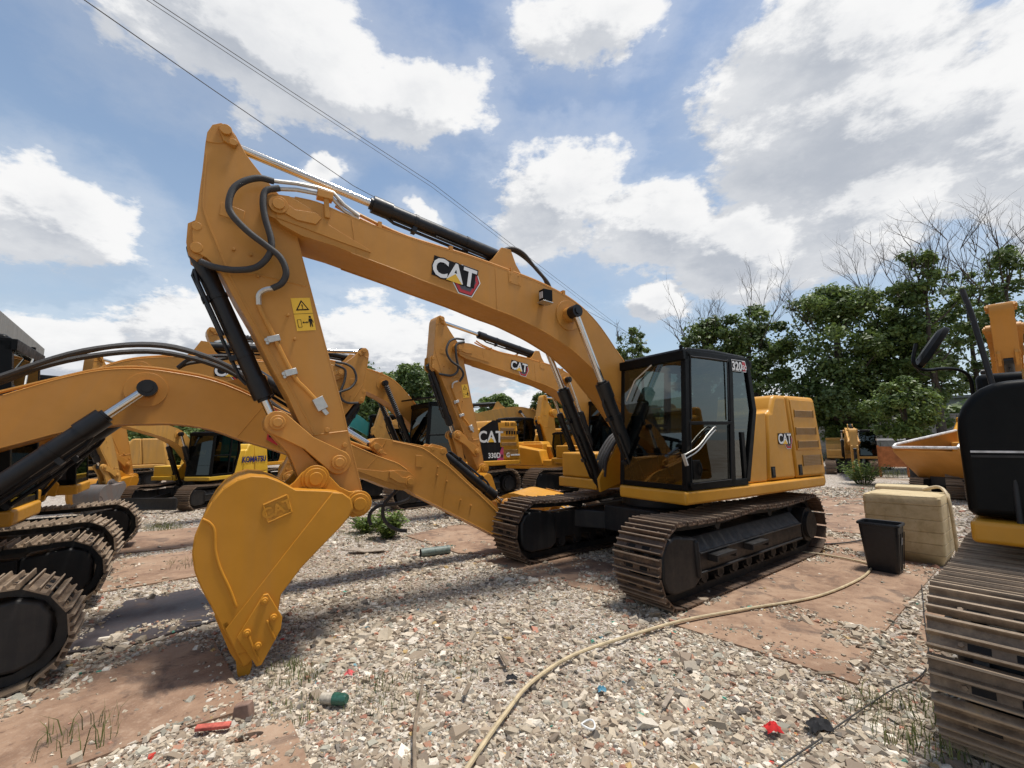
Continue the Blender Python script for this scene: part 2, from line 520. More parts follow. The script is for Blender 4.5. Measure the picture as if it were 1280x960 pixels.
# ------------------------------------------------------------------ geometry helpers
class MB:
    def __init__(s):
        s.v, s.f, s.m = [], [], []

    def add(s, vs, fs, m=0):
        o = len(s.v)
        s.v += [tuple(q) for q in vs]
        for f in fs:
            s.f.append(tuple(i+o for i in f))
            s.m.append(m)
        return s

    def box(s, x0, x1, y0, y1, z0, z1, m=0):
        v = [(x, y, z) for x in (x0, x1) for y in (y0, y1) for z in (z0, z1)]
        return s.add(v, [(0, 1, 3, 2), (4, 6, 7, 5), (0, 4, 5, 1), (2, 3, 7, 6), (0, 2, 6, 4), (1, 5, 7, 3)], m)

    def prism(s, pts, y0, y1, m=0):
        """polygon in the XZ plane pulled from y0 to y1"""
        n = len(pts)
        area = sum(pts[i][0]*pts[(i+1) % n][1]-pts[(i+1) % n][0]*pts[i][1] for i in range(n))
        if area < 0:
            pts = pts[::-1]
        if y0 > y1:
            y0, y1 = y1, y0
        v = [(p[0], y0, p[1]) for p in pts]+[(p[0], y1, p[1]) for p in pts]
        f = [tuple(range(n)), tuple(range(2*n-1, n-1, -1))]
        f += [(i, i+n, (i+1) % n+n, (i+1) % n) for i in range(n)]
        return s.add(v, f, m)

    def prismz(s, pts, z0, z1, m=0):
        n = len(pts)
        area = sum(pts[i][0]*pts[(i+1) % n][1]-pts[(i+1) % n][0]*pts[i][1] for i in range(n))
        if area < 0:
            pts = pts[::-1]
        v = [(p[0], p[1], z0) for p in pts]+[(p[0], p[1], z1) for p in pts]
        f = [tuple(range(n-1, -1, -1)), tuple(range(n, 2*n))]
        f += [(i, (i+1) % n, (i+1) % n+n, i+n) for i in range(n)]
        return s.add(v, f, m)

    def prismx(s, pts, x0, x1, m=0):
        n = len(pts)
        area = sum(pts[i][0]*pts[(i+1) % n][1]-pts[(i+1) % n][0]*pts[i][1] for i in range(n))
        if area < 0:
            pts = pts[::-1]
        v = [(x0, p[0], p[1]) for p in pts]+[(x1, p[0], p[1]) for p in pts]
        f = [tuple(range(n-1, -1, -1)), tuple(range(n, 2*n))]
        f += [(i, (i+1) % n, (i+1) % n+n, i+n) for i in range(n)]
        return s.add(v, f, m)

    def tube(s, path, r, n=8, m=0, caps=True):
        P = [Vector(p) for p in path]
        k = len(P)
        rr = r if isinstance(r, (list, tuple)) else [r]*k
        T = [(P[min(i+1, k-1)]-P[max(i-1, 0)]).normalized() for i in range(k)]
        a = Vector((0, 0, 1)) if abs(T[0].z) < .9 else Vector((1, 0, 0))
        N = T[0].cross(a).normalized()
        vs, fs = [], []
        for i in range(k):
            N = (N-T[i]*N.dot(T[i])).normalized()
            B = T[i].cross(N)
            for j in range(n):
                an = 2*math.pi*j/n
                vs.append(P[i]+(N*math.cos(an)+B*math.sin(an))*rr[i])
        for i in range(k-1):
            for j in range(n):
                fs.append((i*n+j, i*n+(j+1) % n, (i+1)*n+(j+1) % n, (i+1)*n+j))
        if caps:
            fs.append(tuple(range(n-1, -1, -1)))
            fs.append(tuple(range((k-1)*n, k*n)))
        return s.add(vs, fs, m)

    def cyl(s, a, b, r, n=16, m=0):
        return s.tube([a, b], r, n, m)

    def disc(s, u, z, v0, v1, r, n=20, m=0):
        """short cylinder whose axis runs along y"""
        return s.tube([(u, v0, z), (u, v1, z)], r, n, m)

    def seg(s, a, b, w, d, m=0):
        """square bar between two points; w along the horizontal normal, d the other way"""
        a, b = Vector(a), Vector(b)
        T = (b-a).normalized()
        up = Vector((0, 0, 1)) if abs(T.z) < .95 else Vector((1, 0, 0))
        N = T.cross(up).normalized()
        B = N.cross(T)
        v = [p+N*(i*w/2)+B*(j*d/2) for p in (a, b) for i, j in ((-1, -1), (1, -1), (1, 1), (-1, 1))]
        return s.add(v, [(3, 2, 1, 0), (4, 5, 6, 7), (0, 1, 5, 4), (1, 2, 6, 5), (2, 3, 7, 6), (3, 0, 4, 7)], m)

    def mesh(s, name, mats, smooth=False):
        me = bpy.data.meshes.new(name)
        me.from_pydata(s.v, [], s.f)
        for m in (mats if isinstance(mats, (list, tuple)) else [mats]):
            me.materials.append(m)
        if len(me.materials) > 1:
            me.polygons.foreach_set('material_index', s.m)
        me.validate()
        if smooth:
            me.polygons.foreach_set('use_smooth', [True]*len(me.polygons))
            me.set_sharp_from_angle(angle=R(38))
        me.update()
        return me

    def build(s, name, mats, parent=None, smooth=False, bev=0.0, seg=2):
        return link(name, s.mesh(name, mats, smooth or bev > 0), parent, bev, seg)


def link(name, me, parent=None, bev=0.0, seg=2):
    o = bpy.data.objects.new(name, me)
    col.objects.link(o)
    if parent is not None:
        o.parent = parent
    if bev > 0:
        md = o.modifiers.new('bevel', 'BEVEL')
        md.width = bev
        md.segments = seg
        md.limit_method = 'ANGLE'
        md.angle_limit = R(35)
        md.harden_normals = False
    return o


def tag(o, label=None, cat=None, group=None, kind=None):
    for k, v in (('label', label), ('category', cat), ('group', group), ('kind', kind)):
        if v:
            o[k] = v
    return o


def empty(name, loc, rz=0, s=1.0):
    o = bpy.data.objects.new(name, None)
    col.objects.link(o)
    o.location = loc
    o.rotation_euler = (0, 0, rz)
    o.scale = (s, s, s)
    o.empty_display_size = .3
    return o


def smooth_path(pts, k=6):
    P = [Vector(p) for p in pts]
    P = [P[0]*2-P[1]]+P+[P[-1]*2-P[-2]]
    out = []
    for i in range(1, len(P)-2):
        a, b, c, d = P[i-1:i+3]
        for j in range(k):
            t = j/k
            out.append(0.5*((2*b)+(c-a)*t+(2*a-5*b+4*c-d)*t*t+(3*b-a-3*c+d)*t**3))
    out.append(P[-2])
    return out


_text = {}


def text2d(s, size=1.0, offset=0.0, xs=1.0):
    """flat outline of a word, centred: (verts, faces) in 2D"""
    key = (s, size, offset, xs)
    if key in _text:
        return _text[key]
    cu = bpy.data.curves.new('lettering', 'FONT')
    cu.body = s
    cu.size = size
    cu.offset = offset
    cu.fill_mode = 'FRONT'
    cu.resolution_u = 3
    o = bpy.data.objects.new('lettering', cu)
    col.objects.link(o)
    dg = bpy.context.evaluated_depsgraph_get()
    me = bpy.data.meshes.new_from_object(o.evaluated_get(dg))
    vs = [(v.co.x, v.co.y) for v in me.vertices]
    fs = [tuple(p.vertices) for p in me.polygons]
    bpy.data.objects.remove(o)
    bpy.data.meshes.remove(me)
    bpy.data.curves.remove(cu)
    xm = (min(v[0] for v in vs)+max(v[0] for v in vs))/2
    ym = (min(v[1] for v in vs)+max(v[1] for v in vs))/2
    vs = [((x-xm)*xs, y-ym) for x, y in vs]
    _text[key] = (vs, fs)
    return _text[key]


def decal(mb, shape, o, ax, ay, n, h, m):
    """lay a 2D shape (verts, faces) on a plane: origin o, axes ax, ay, raised h along n"""
    vs, fs = shape
    o, ax, ay, n = Vector(o), Vector(ax), Vector(ay), Vector(n)
    mb.add([o+ax*x+ay*y+n*h for x, y in vs], fs, m)


def poly(pts):
    return (pts, [tuple(range(len(pts)))])


def cat_logo(name, parent, o, ax, ay, n, s, hexa=True):
    """white outlined letters with a yellow triangle over a red and grey hexagon"""
    mb = MB()
    if hexa:
        hx = [(0.30, .42), (0.95, .42), (1.22, -.10), (.92, -.80), (.32, -.80), (.02, -.42)]
        grow = lambda k: [(.62+(x-.62)*k, -.2+(y+.2)*k) for x, y in hx]
        decal(mb, poly(grow(1.12)), o, ax, ay, n, .002*1, 1)
        decal(mb, poly(grow(1.04)), o, ax, ay, n, .003*1, 0)
        decal(mb, poly(grow(.98)), o, ax, ay, n, .004*1, 2)
        decal(mb, poly(grow(.74)), o, ax, ay, n, .005*1, 4)
    big = text2d('CAT', 1.16*s, .085*s, .92)
    sm = text2d('CAT', 1.16*s, .032*s, .92)
    mb2 = MB()
    # dark backing under the letters then the white face
    decal(mb2, poly([(-1.05*s, .46*s), (1.0*s, .46*s), (1.0*s, -.44*s), (-1.05*s, -.44*s)]), o, ax, ay, n, .0062, 0)
    decal(mb2, big, o, ax, ay, n, .0072, 0)
    decal(mb2, sm, o, ax, ay, n, .0085, 1)
    decal(mb2, poly([(-.40*s, -.45*s), (.40*s, -.45*s), (.03*s, -.06*s)]), o, ax, ay, n, .0098, 3)
    # scale the hexagon vertices about the origin
    O = Vector(o)
    mb.v = [tuple(O+(Vector(v)-O-Vector(n)*(Vector(v)-O).dot(Vector(n)))*s+Vector(n)*(Vector(v)-O).dot(Vector(n))) for v in mb.v]
    mb.add(mb2.v, mb2.f, 0)
    mb.m[-len(mb2.f):] = mb2.m
    return mb.build(name, [BLK_PRINT_HOLE, WHITE, RED, GOLD, PRINTGREY], parent)


# ------------------------------------------------------------------ excavator
FOOT = (0.35, 1.75)
NOSE = (5.602, 4.10)
BPIN = (4.748, 1.228)
CPIN = (2.04, 3.53)


def rotm(c, deg):
    return Matrix.Translation((c[0], 0, c[1])) @ Matrix.Rotation(-R(deg), 4, 'Y') @ Matrix.Translation((-c[0], 0, -c[1]))


def arc(c, r, a0, a1, n):
    return [(c[0]+r*math.cos(R(a0+(a1-a0)*i/n)), c[1]+r*math.sin(R(a0+(a1-a0)*i/n))) for i in range(n+1)]


BOOM = ([(0.16, 1.70), (0.20, 1.88), (0.45, 2.28), (0.997, 2.962), (1.262, 3.271), (1.50, 3.50), (1.72, 3.65), (1.95, 3.755), (2.2, 3.83), (2.53, 3.905), (3.015, 3.975), (3.51, 4.035), (3.984, 4.07), (4.389, 4.11), (4.825, 4.165), (5.05, 4.205), (5.25, 4.245), (5.45, 4.24)]
        + arc(NOSE, .125, 70, -90, 6)
        + [(5.557, 3.93), (5.369, 3.86), (5.075, 3.825), (4.902, 3.792), (4.381, 3.696), (4.127, 3.64), (3.6, 3.54), (3.223, 3.452), (2.9, 3.39), (2.622, 3.31), (2.4, 3.24), (2.198, 3.158), (2.02, 3.08), (1.869, 2.995), (1.592, 2.81), (1.364, 2.60), (1.1, 2.35), (0.8, 2.02), (0.55, 1.66), (0.46, 1.58), (0.28, 1.58)])
STICK = [(6.207, 4.60), (6.20, 4.71), (6.165, 4.80), (6.10, 4.845), (6.03, 4.83), (5.975, 4.76), (5.883, 4.60), (5.80, 4.50), (5.72, 4.41), (5.56, 4.25), (5.42, 3.92), (5.354, 3.68), (5.223, 3.228), (5.072, 2.708), (4.921, 2.202), (4.823, 1.812), (4.689, 1.319), (4.643, 1.247), (4.66, 1.16), (4.73, 1.10), (4.82, 1.12), (4.87, 1.19),
         (5.044, 1.527), (5.199, 1.884), (5.297, 2.006), (5.414, 2.27), (5.576, 2.561), (5.75, 2.909), (5.904, 3.172), (6.02, 3.40), (6.13, 3.50), (6.233, 3.55), (6.25, 3.717), (6.226, 3.921), (6.222, 4.10), (6.213, 4.316)]
BSIDE = [(4.90, 1.16), (4.87, 1.23), (4.892, 1.32), (4.97, 1.376), (5.118, 1.401), (5.351, 1.425), (5.467, 1.498), (5.574, 1.547), (5.689, 1.56), (5.784, 1.531), (5.876, 1.467), (5.945, 1.37), (6.0, 1.25), (6.037, 1.124), (6.045, 1.0), (6.02, 0.86), (5.967, 0.723), (5.904, 0.597), (5.839, 0.457), (5.815, 0.40), (5.70, .18), (5.62, .22), (5.446, 0.372), (5.424, 0.586), (5.276, 0.78), (5.115, 0.94), (4.97, 1.08)]

_cache = {}


def cached(key, fn):
    if key not in _cache:
        _cache[key] = fn()
    return _cache[key]


def shoe_mesh(mat, w=.3):
    def mk():
        mb = MB()
        pr = [(-.094, 0), (.088, 0), (.088, .012), (.084, .050), (.074, .052), (.062, .014), (.016, .012), (.006, .046), (-.006, .046), (-.016, .012), (-.062, .014), (-.074, .052), (-.086, .050), (-.094, .012)]
        mb.prism(pr, -w, w)
        for y in (-.135, .045):
            mb.box(.020, .056, y, y+.09, .0125, .0165, 1)  # raised black blocks: shade inside the shoe slots done as colour
        for y in (-.17, .15):
            mb.tube([(.037, y+.01, .012), (.037, y+.01, .026)], .014, 5)
        return mb.mesh('track_shoe', [mat, BLK_PRINT_HOLE])
    return cached(('shoe', mat.name, w), mk)


def track_path(n=49):
    r, zb = .415, .045
    ui, us = 1.80, -1.80
    zc = zb+r
    L = ui-us
    tot = 2*L+2*math.pi*r
    out = []
    for i in range(n):
        s = tot*(i+.5)/n
        if s < L:                                   # ground run, moving forward
            out.append((us+s, zb, 180.0))
        elif s < L+math.pi*r:                       # idler
            a = (s-L)/r
            out.append((ui+r*math.sin(a), zc-r*math.cos(a), 180-math.degrees(a)*-1))
        elif s < 2*L+math.pi*r:                     # upper run with a little sag
            q = (s-L-math.pi*r)
            u = ui-q
            sag = -.035*abs(math.sin(q/L*math.pi*2))
            out.append((u, zc+r+sag, 360.0))
        else:
            a = (s-2*L-math.pi*r)/r
            out.append((us-r*math.sin(a), zc+r*math.cos(a), 360+math.degrees(a)))
    return out, tot


def make_track(root, side, mat, detail, w=.3):
    path, tot = track_path()
    yc = side*1.19
    # rails of the chain
    mb = MB()
    k = len(path)
    for yy in (-.09, .09):
        ins = []
        for (u, z, a) in path:
            nx, nz = -math.sin(R(a-180)), -math.cos(R(a-180))
            nx, nz = math.sin(R(a)), math.cos(R(a))
            ins.append((u, z, nx, nz))
        vs, fs = [], []
        for (u, z, a) in path:
            # outward normal of the loop
            c = (max(-1.8, min(1.8, u)), .46)
            d = Vector((u-c[0], z-c[1]))
            d.normalize()
            for off in (0.0, -.085):
                for y2 in (-.03, .03):
                    vs.append((u+d.x*off, yc+yy+y2, z+d.y*off))
        for i in range(k):
            a0, b0 = i*4, ((i+1) % k)*4
            fs += [(a0, b0, b0+1, a0+1), (a0+2, a0+3, b0+3, b0+2), (a0, a0+2, b0+2, b0), (a0+1, b0+1, b0+3, a0+3)]
        mb.add(vs, fs)
    tr = mb.build('crawler_track', FRAME, root)
    sm = shoe_mesh(mat, w)
    if detail:
        for (u, z, a) in path:
            c = (max(-1.8, min(1.8, u)), .46)
            d = Vector((u-c[0], 0, z-c[1])).normalized()
            o = link('track_shoe', sm, tr)
            x = Vector((0, 1, 0)).cross(d)
            o.matrix_local = Matrix.Translation((u, yc, z)) @ Matrix((x, (0, 1, 0), d)).transposed().to_4x4()
    else:
        big = MB()
        for (u, z, a) in path:
            c = (max(-1.8, min(1.8, u)), .46)
            d = Vector((u-c[0], 0, z-c[1])).normalized()
            x = Vector((0, 1, 0)).cross(d)
            M = Matrix.Translation((u, yc, z)) @ Matrix((x, (0, 1, 0), d)).transposed().to_4x4()
            for p in sm.polygons:
                pass
            big.add([M @ v.co for v in sm.vertices], [tuple(p.vertices) for p in sm.polygons])
        o = big.build('track_shoe', mat, tr)
        o['kind'] = 'stuff'
    # frame
    so = side
    mb = MB()
    prof = [(yc-so*.20, .30), (yc+so*.22, .30), (yc+so*.24, .34), (yc+so*.24, .52), (yc+so*.10, .68), (yc-so*.22, .70)]
    mb.prismx(prof, -1.42, 1.42)
    mb.box(-1.40, 1.40, yc+so*.22, yc+so*.262, .30, .325)
    mb.box(-1.40, 1.40, yc+so*.22, yc+so*.262, .515, .535)
    mb.build('track_frame', FRAME, root, bev=.012)
    mb = MB()
    g = [(2.03, .22), (2.10, .34), (2.10, .60), (2.02, .72), (1.86, .77), (1.42, .70), (1.40, .24), (1.52, .17), (1.9, .17)]
    mb.prism(g, yc-.19, yc+.24)
    mb.prism([(1.44, .68), (1.40, .26), (1.47, .26), (1.50, .68)], yc+so*.20, yc+so*.27)
    mb.build('idler_guard', FRAME, root, bev=.03, seg=3)
    if detail:
        for u in (1.0, .15):
            mb = MB()
            mb.prism([(u-.22, .50), (u+.24, .50), (u+.20, .46), (u-.18, .46)], yc+so*.24, yc+so*.36)
            mb.box(u-.22, u-.19, yc+so*.24, yc+so*.36, .42, .50)
            mb.box(u+.20, u+.23, yc+so*.24, yc+so*.36, .42, .50)
            mb.build('step', FRAME, root, bev=.006)
        for i in range(8):
            u = -1.25+i*2.5/7
            mb = MB()
            mb.disc(u, .215, yc-.16, yc+.16, .085, 14)
            mb.disc(u, .215, yc-.20, yc+.20, .05, 10)
            mb.box(u-.07, u+.07, yc-.2, yc+.2, .20, .31)
            mb.build('track_roller', FRAME, root, smooth=True)
        for u in (-.7, .75):
            MB().disc(u, .76, yc-.12, yc+.12, .065, 12).build('carrier_roller', FRAME, root, smooth=True)
    mb = MB()
    teeth = []
    for i in range(42):
        a = 2*math.pi*i/42
        r = .395 if (i//1) % 2 else .335
        teeth.append((-1.80+r*math.cos(a), .46+r*math.sin(a)))
    mb.prism(teeth, yc-.035, yc+.035)
    mb.disc(-1.80, .46, yc-.25, yc+.20, .255, 24)
    mb.disc(-1.80, .46, yc-.20, yc+.25, .20, 24)
    mb.prism([(-1.3, .3), (-1.3, .68), (-1.75, .74), (-1.98, .6), (-1.98, .3), (-1.8, .2)], yc-so*.2, yc-so*.06)
    mb.build('sprocket', FRAME, root, smooth=True)


def pt(uz, v):
    return Vector((uz[0], v, uz[1]))


def cylinder(root, a, b, v, rb, rr, frac, eye=.10, boot=False, matb=None, pipe=True, name='hydraulic_cylinder', flip=1):
    """barrel from a (base pin) to frac of the way, chrome rod on to b"""
    A, B = pt(a, v), pt(b, v)
    J = A.lerp(B, frac)
    T = (B-A).normalized()
    N = Vector((0, 1, 0)).cross(T)*flip
    mb = MB()
    mb.cyl(A+T*.02, J, rb, 20)
    mb.cyl(J-T*rb*2.6, J, rb*1.17, 20)
    mb.cyl(J, J+T*.03, rb*.8, 16)
    mb.disc(A.x, A.z, v-rb*.9, v+rb*.9, eye, 16)
    if pipe:
        mb.tube([A+N*rb*1.0+T*.15, A+N*rb*1.45+T*.2, J+N*rb*1.45-T*rb*3.2, J+N*rb*1.1-T*rb*2.2], .018, 6)
        mb.tube([A+N*rb*1.0+T*.15, A+N*rb*1.3+T*.3+Vector((0, rb*.7, 0)), A.lerp(J, .55)+N*rb*1.3+Vector((0, rb*.7, 0))], .018, 6)
        for q in (.3, .7):
            p = A.lerp(J, q)
            mb.cyl(p-T*.02, p+T*.02, rb*1.08, 16)
            mb.seg(p+N*rb*.9, p+N*rb*1.7, .09, .05)
    c = mb.build(name, matb or CYLB, root, smooth=True)
    mb = MB()
    mb.cyl(J-T*.05, B-T*eye*.7, rr, 16, 0)
    if boot:
        k = 34
        L = (B-J).length-eye
        mb.tube([J+T*(L*i/k) for i in range(k+1)], [rr*1.9 if i % 2 else rr*1.35 for i in range(k+1)], 14, 2)
    mb.disc(B.x, B.z, v-rb*.75, v+rb*.75, eye, 18, 1)
    mb.disc(B.x, B.z, v-rb*.95, v+rb*.95, eye*.55, 12, 1)
    mb.build('piston_rod', [CHROME, matb or CYLB, RUBBER], c, smooth=True)
    return c


def pin(mb, u, z, v, side, r=.09, m=0):
    mb.disc(u, z, v, v+side*.035, r, 22, m)
    mb.disc(u, z, v+side*.035, v+side*.055, r*.62, 18, m)


def link_bar(parent, a, b, v, ra, rb, t, mat, name='linkage'):
    A, B = Vector(a), Vector(b)
    d = (B-A).normalized()
    n = Vector((-d.y, d.x))
    ang = math.degrees(math.atan2(d.y, d.x))
    P = arc(a, ra, ang+90, ang+270, 8)
    m1, m2 = A.lerp(B, .5)-n*min(ra, rb)*.62, A.lerp(B, .5)+n*min(ra, rb)*.62
    P += [tuple(m1)]+arc(b, rb, ang-90, ang+90, 8)+[tuple(m2)]
    mb = MB()
    for s in (-1, 1):
        mb.prism(P, s*v, s*(v-t))
        for c, r in ((a, ra), (b, rb)):
            pin(mb, c[0], c[1], s*v, s, r*.62)
    for c, r in ((a, ra), (b, rb)):
        mb.disc(c[0], c[1], -v, v, r*.45, 12)
    return mb.build(name, mat, parent, bev=.006)


def excavator(label, loc, psi, s=1.0, boom=0.0, stick=0.0, bucket=0.0, group='excavators parked across the yard', tracks=None, lod=1,
              body=None, arm=None, bmat=None, trackm=None, logo=True, boot=False, has_bucket=True, side=1, name='excavator', extras=None, cabm=None, model=None, house=True, bend=0.0, logo_u=3.72, arm_s=1.0, under_s=1.0):
    body, arm, bmat, trackm, cabm = body or YEL, arm or YEL_ARM, bmat or YEL_DEEP, trackm or TRACK, cabm or BLACK
    root = empty(name, loc, R(90-psi), s)
    tag(root, label, 'excavator', group)
    # undercarriage shares the root but may point another way
    urot = Matrix.Rotation(R(-((tracks if tracks is not None else psi)-psi)), 4, 'Z')
    under = MB()
    for sx in (-1, 1):
        for sy in (-1, 1):
            under.prismz([(sx*.1, sy*.35), (sx*.62, sy*.30), (sx*.98, sy*1.0), (sx*.35, sy*1.0)], .42, .70)
    under.prismz([(-.75, -.55), (.75, -.55), (.75, .55), (-.75, .55)], .42, .80)
    under.tube([(0, 0, .80), (0, 0, 1.03)], .62, 32)
    before = set(bpy.data.objects)
    under.build('carbody', FRAMEC, root, bev=.02)
    for sd_ in (-1, 1):
        make_track(root, sd_, trackm, lod == 0)
    for o in [o for o in bpy.data.objects if o not in before and o.parent == root]:
        o.matrix_local = urot @ Matrix.Scale(under_s, 4) @ o.matrix_local
    if house:
        make_house(root, body, lod, cabm, logo, model, label)
    Mb = Matrix.Scale(arm_s, 4) @ rotm(FOOT, boom)
    Ms = Mb @ rotm((2.6, 3.5), bend) @ rotm(NOSE, stick)
    Mk = Ms @ rotm(BPIN, bucket)
    tr = lambda M, p: tuple((M @ Vector((p[0], 0, p[1]))).xz)
    # ---------------- boom
    mb = MB()
    mb.prism(BOOM, -.262, .262)
    for sg in (-1, 1):
        mb.disc(CPIN[0]-.02, CPIN[1]-.01, sg*.262, sg*.36, .105, 22)
        mb.disc(CPIN[0]-.02, CPIN[1]-.01, sg*.262, sg*.275, .21, 26)
        pin(mb, NOSE[0]-.012, NOSE[1]+.01, sg*.262, sg, .085)
        mb.prism([(5.62, 4.22), (5.50, 4.235), (5.33, 4.17), (5.10, 4.02), (4.72, 3.86), (4.70, 3.83), (5.02, 3.88), (5.40, 3.95), (5.60, 3.985)], sg*.262, sg*.272)
        mb.prism([(5.44, 4.10), (5.56, 4.16), (5.60, 4.07), (5.42, 4.0), (5.25, 4.0), (5.20, 4.08), (5.26, 4.12)], sg*.270, sg*.290)
        mb.prism([(3.165, 3.99), (3.172, 3.99), (3.152, 3.43), (3.145, 3.43)], sg*.262, sg*.266)
        mb.prism([(4.905, 4.17), (4.912, 4.17), (4.85, 3.79), (4.843, 3.79)], sg*.262, sg*.266)
    # bracket for the stick cylinder
    for sg in (-1, 1):
        mb.prism([(2.62, 3.92), (2.78, 4.14), (2.86, 4.33), (3.0, 4.33), (3.12, 4.16), (3.30, 4.0)], sg*.10, sg*.14)
    bo = mb.build('boom', arm, root, bev=.008)
    bo.matrix_local = Mb
    # raised edge strips along the side plates
    wl = MB()
    for sg in (-1, 1):
        top = [(u, sg*.256, z+.004) for u, z in BOOM[3:18]]
        wl.tube(smooth_path(top, 3), .009, 5)
        bot = [(u, sg*.256, z-.004) for u, z in BOOM[28:-3]]
        wl.tube(smooth_path(bot, 3), .009, 5)
    w = wl.build('weld_seam', arm, bo, smooth=True)
    # boom top pipes
    if lod <= 1:
        for i, v in enumerate((.20, .13, -.16)):
            pp = [(5.05, v, 4.36-.03*i), (4.85, v, 4.27-.01*i)]+[(u, v, z+.045) for u, z in BOOM[13:3:-1]]+[(.8, v, 2.85)]
            MB().tube(smooth_path(pp, 4), .019, 8).build('hydraulic_pipe', arm, bo, smooth=True)
        cl = MB()
        for u, z in ((4.6, 4.14), (3.75, 4.055), (2.9, 3.955), (2.05, 3.80)):
            cl.box(u-.02, u+.02, .09, .23, z-.01, z+.085)
        cl.build('pipe_clamp', arm, bo)
        # plate and lamp
        pl = MB().prism([(2.98, 3.97), (2.80, 3.95), (2.79, 3.80), (2.97, 3.82)], .262, .268)
        for u, z in ((2.95, 3.94), (2.83, 3.93), (2.82, 3.83), (2.94, 3.84)):
            pl.disc(u, z, .268, .274, .009, 6)
        pl.build('access_plate', arm, bo, bev=.002)
    if lod == 0:
        lam = MB()
        lam.box(2.40, 2.54, .31, .42, 3.62, 3.77, 0)
        lam.box(2.43, 2.51, .26, .33, 3.60, 3.63, 0)
        lam.prism([(2.405, 3.585), (2.56, 3.60), (2.56, 3.612), (2.405, 3.60)], .30, .44, 2)
        for q in (2.425, 2.485):
            lam.box(2.540, 2.545, .325+(q-2.425)*.7, .36+(q-2.425)*.7, 3.65, 3.74, 1)
        lo = lam.build('work_lamp', [BLACK, STEELB, ZINC], bo, bev=.012)
        # manifold clamp near the nose
        mf = MB().box(5.10, 5.25, .20, .30, 4.30, 4.38).prism([(5.19, 4.31), (5.14, 4.31), (5.12, 4.10), (5.17, 4.10)], .262, .285)
        mf.build('pipe_bracket', arm, bo, bev=.006)
        for v, d in ((.27, 0), (.25, -.055)):
            MB().tube([(5.66, v, 4.345+d*1.3), (5.44, v, 4.385+d), (5.25, v, 4.40+d), (5.10, v, 4.39+d), (4.98, v*.85, 4.31+d), (4.82, v*.8, 4.235+d*.6)], .021, 8).build('steel_pipe', ZINC, bo, smooth=True)
        # hoses to the stick
        h1 = [(5.64, .27, 4.345), (5.76, .28, 4.335), (5.88, .29, 4.26), (5.962, .30, 4.149), (5.988, .31, 3.998), (5.957, .31, 3.897), (5.823, .31, 3.767), (5.653, .31, 3.656), (5.548, .31, 3.575), (5.494, .30, 3.449), (5.523, .28, 3.34), (5.601, .26, 3.279)]
        MB().tube(smooth_path(h1, 6), .03, 10).build('hydraulic_hose', RUBBER, bo, smooth=True)
        h2 = [(5.59, .28, 4.285), (5.70, .29, 4.22), (5.72, .30, 4.10), (5.695, .30, 3.944), (5.63, .30, 3.718), (5.649, .29, 3.577), (5.742, .27, 3.456), (5.898, .26, 3.401), (6.06, .22, 3.41), (6.17, .16, 3.46)]
        MB().tube(smooth_path(h2, 6), .03, 10).build('hydraulic_hose', RUBBER, bo, smooth=True)
        # rear hoses on top
        for d in (0, .06):
            h = [(2.95, d, 4.33), (2.78, d, 4.40), (2.60, d, 4.36), (2.42, d, 4.26-d), (2.22, d, 4.1-d), (2.15, d, 3.93)]
            MB().tube(smooth_path(h, 6), .024, 8).build('hydraulic_hose', RUBBER, bo, smooth=True)
    if lod == 1:
        h1 = [(5.45, .27, 4.33), (5.70, .28, 4.32), (5.88, .29, 4.22), (5.96, .30, 3.99), (5.85, .31, 3.77), (5.60, .31, 3.62), (5.50, .30, 3.46), (5.58, .26, 3.29)]
        MB().tube(smooth_path([(a, b*side, c) for a, b, c in h1], 6), .028, 8).build('hydraulic_hose', RUBBER, bo, smooth=True)
        h2 = [(5.45, .28, 4.27), (5.68, .29, 4.18), (5.70, .30, 3.92), (5.64, .29, 3.58), (5.80, .27, 3.42), (6.10, .18, 3.45)]
        MB().tube(smooth_path([(a, b*side, c) for a, b, c in h2], 6), .028, 8).build('hydraulic_hose', RUBBER, bo, smooth=True)
    if logo and lod <= 1:
        d = Vector((-.985, 0, -.135)) if side > 0 else Vector((.985, 0, .135))
        up = Vector((-.135, 0, .985))
        cat_logo('logo_decal', bo, (logo_u, .263*side, 3.80-(3.72-logo_u)*.06), d, up, (0, side, 0), .27)
    # ---------------- stick
    mb = MB()
    mb.prism(STICK, -.175, .175)
    for sg in (-1, 1):
        mb.disc(BPIN[0], BPIN[1], sg*.175, sg*.215, .12, 22)
        mb.prism([(6.12, 4.79), (6.04, 4.83), (5.95, 4.68), (5.98, 4.62), (6.07, 4.66)], sg*.175, sg*.205)
        mb.disc(6.055, 4.76, sg*.205, sg*.235, .05, 14)
        mb.disc(5.99, 4.66, sg*.205, sg*.225, .035, 12)
        mb.disc(4.939, 1.633, sg*.175, sg*.20, .12, 20)
        mb.prism([(6.29, 3.62), (6.29, 3.80), (6.22, 3.86), (6.16, 3.82), (6.14, 3.52), (6.2, 3.47), (6.27, 3.52)], sg*.10, sg*.15)
        mb.disc(6.22, 3.78, sg*.15, sg*.18, .04, 12)
        mb.disc(6.21, 3.58, sg*.15, sg*.18, .05, 12)
        mb.disc(5.05, 1.95, sg*.175, sg*.19, .025, 8)
        mb.disc(4.88, 1.80, sg*.175, sg*.19, .025, 8)
        for u, z in ((5.79, 3.60), (5.93, 3.62), (5.72, 3.40), (5.45, 3.06), (5.38, 2.83)):
            mb.disc(u, z, sg*.175, sg*.20, .014, 8)
        mb.prism([(6.05, 4.06), (5.86, 4.02), (5.87, 3.90), (6.06, 3.93)], sg*.175, sg*.182)
    so = mb.build('stick', arm, root, bev=.008)
    so.matrix_local = Ms
    wl = MB()
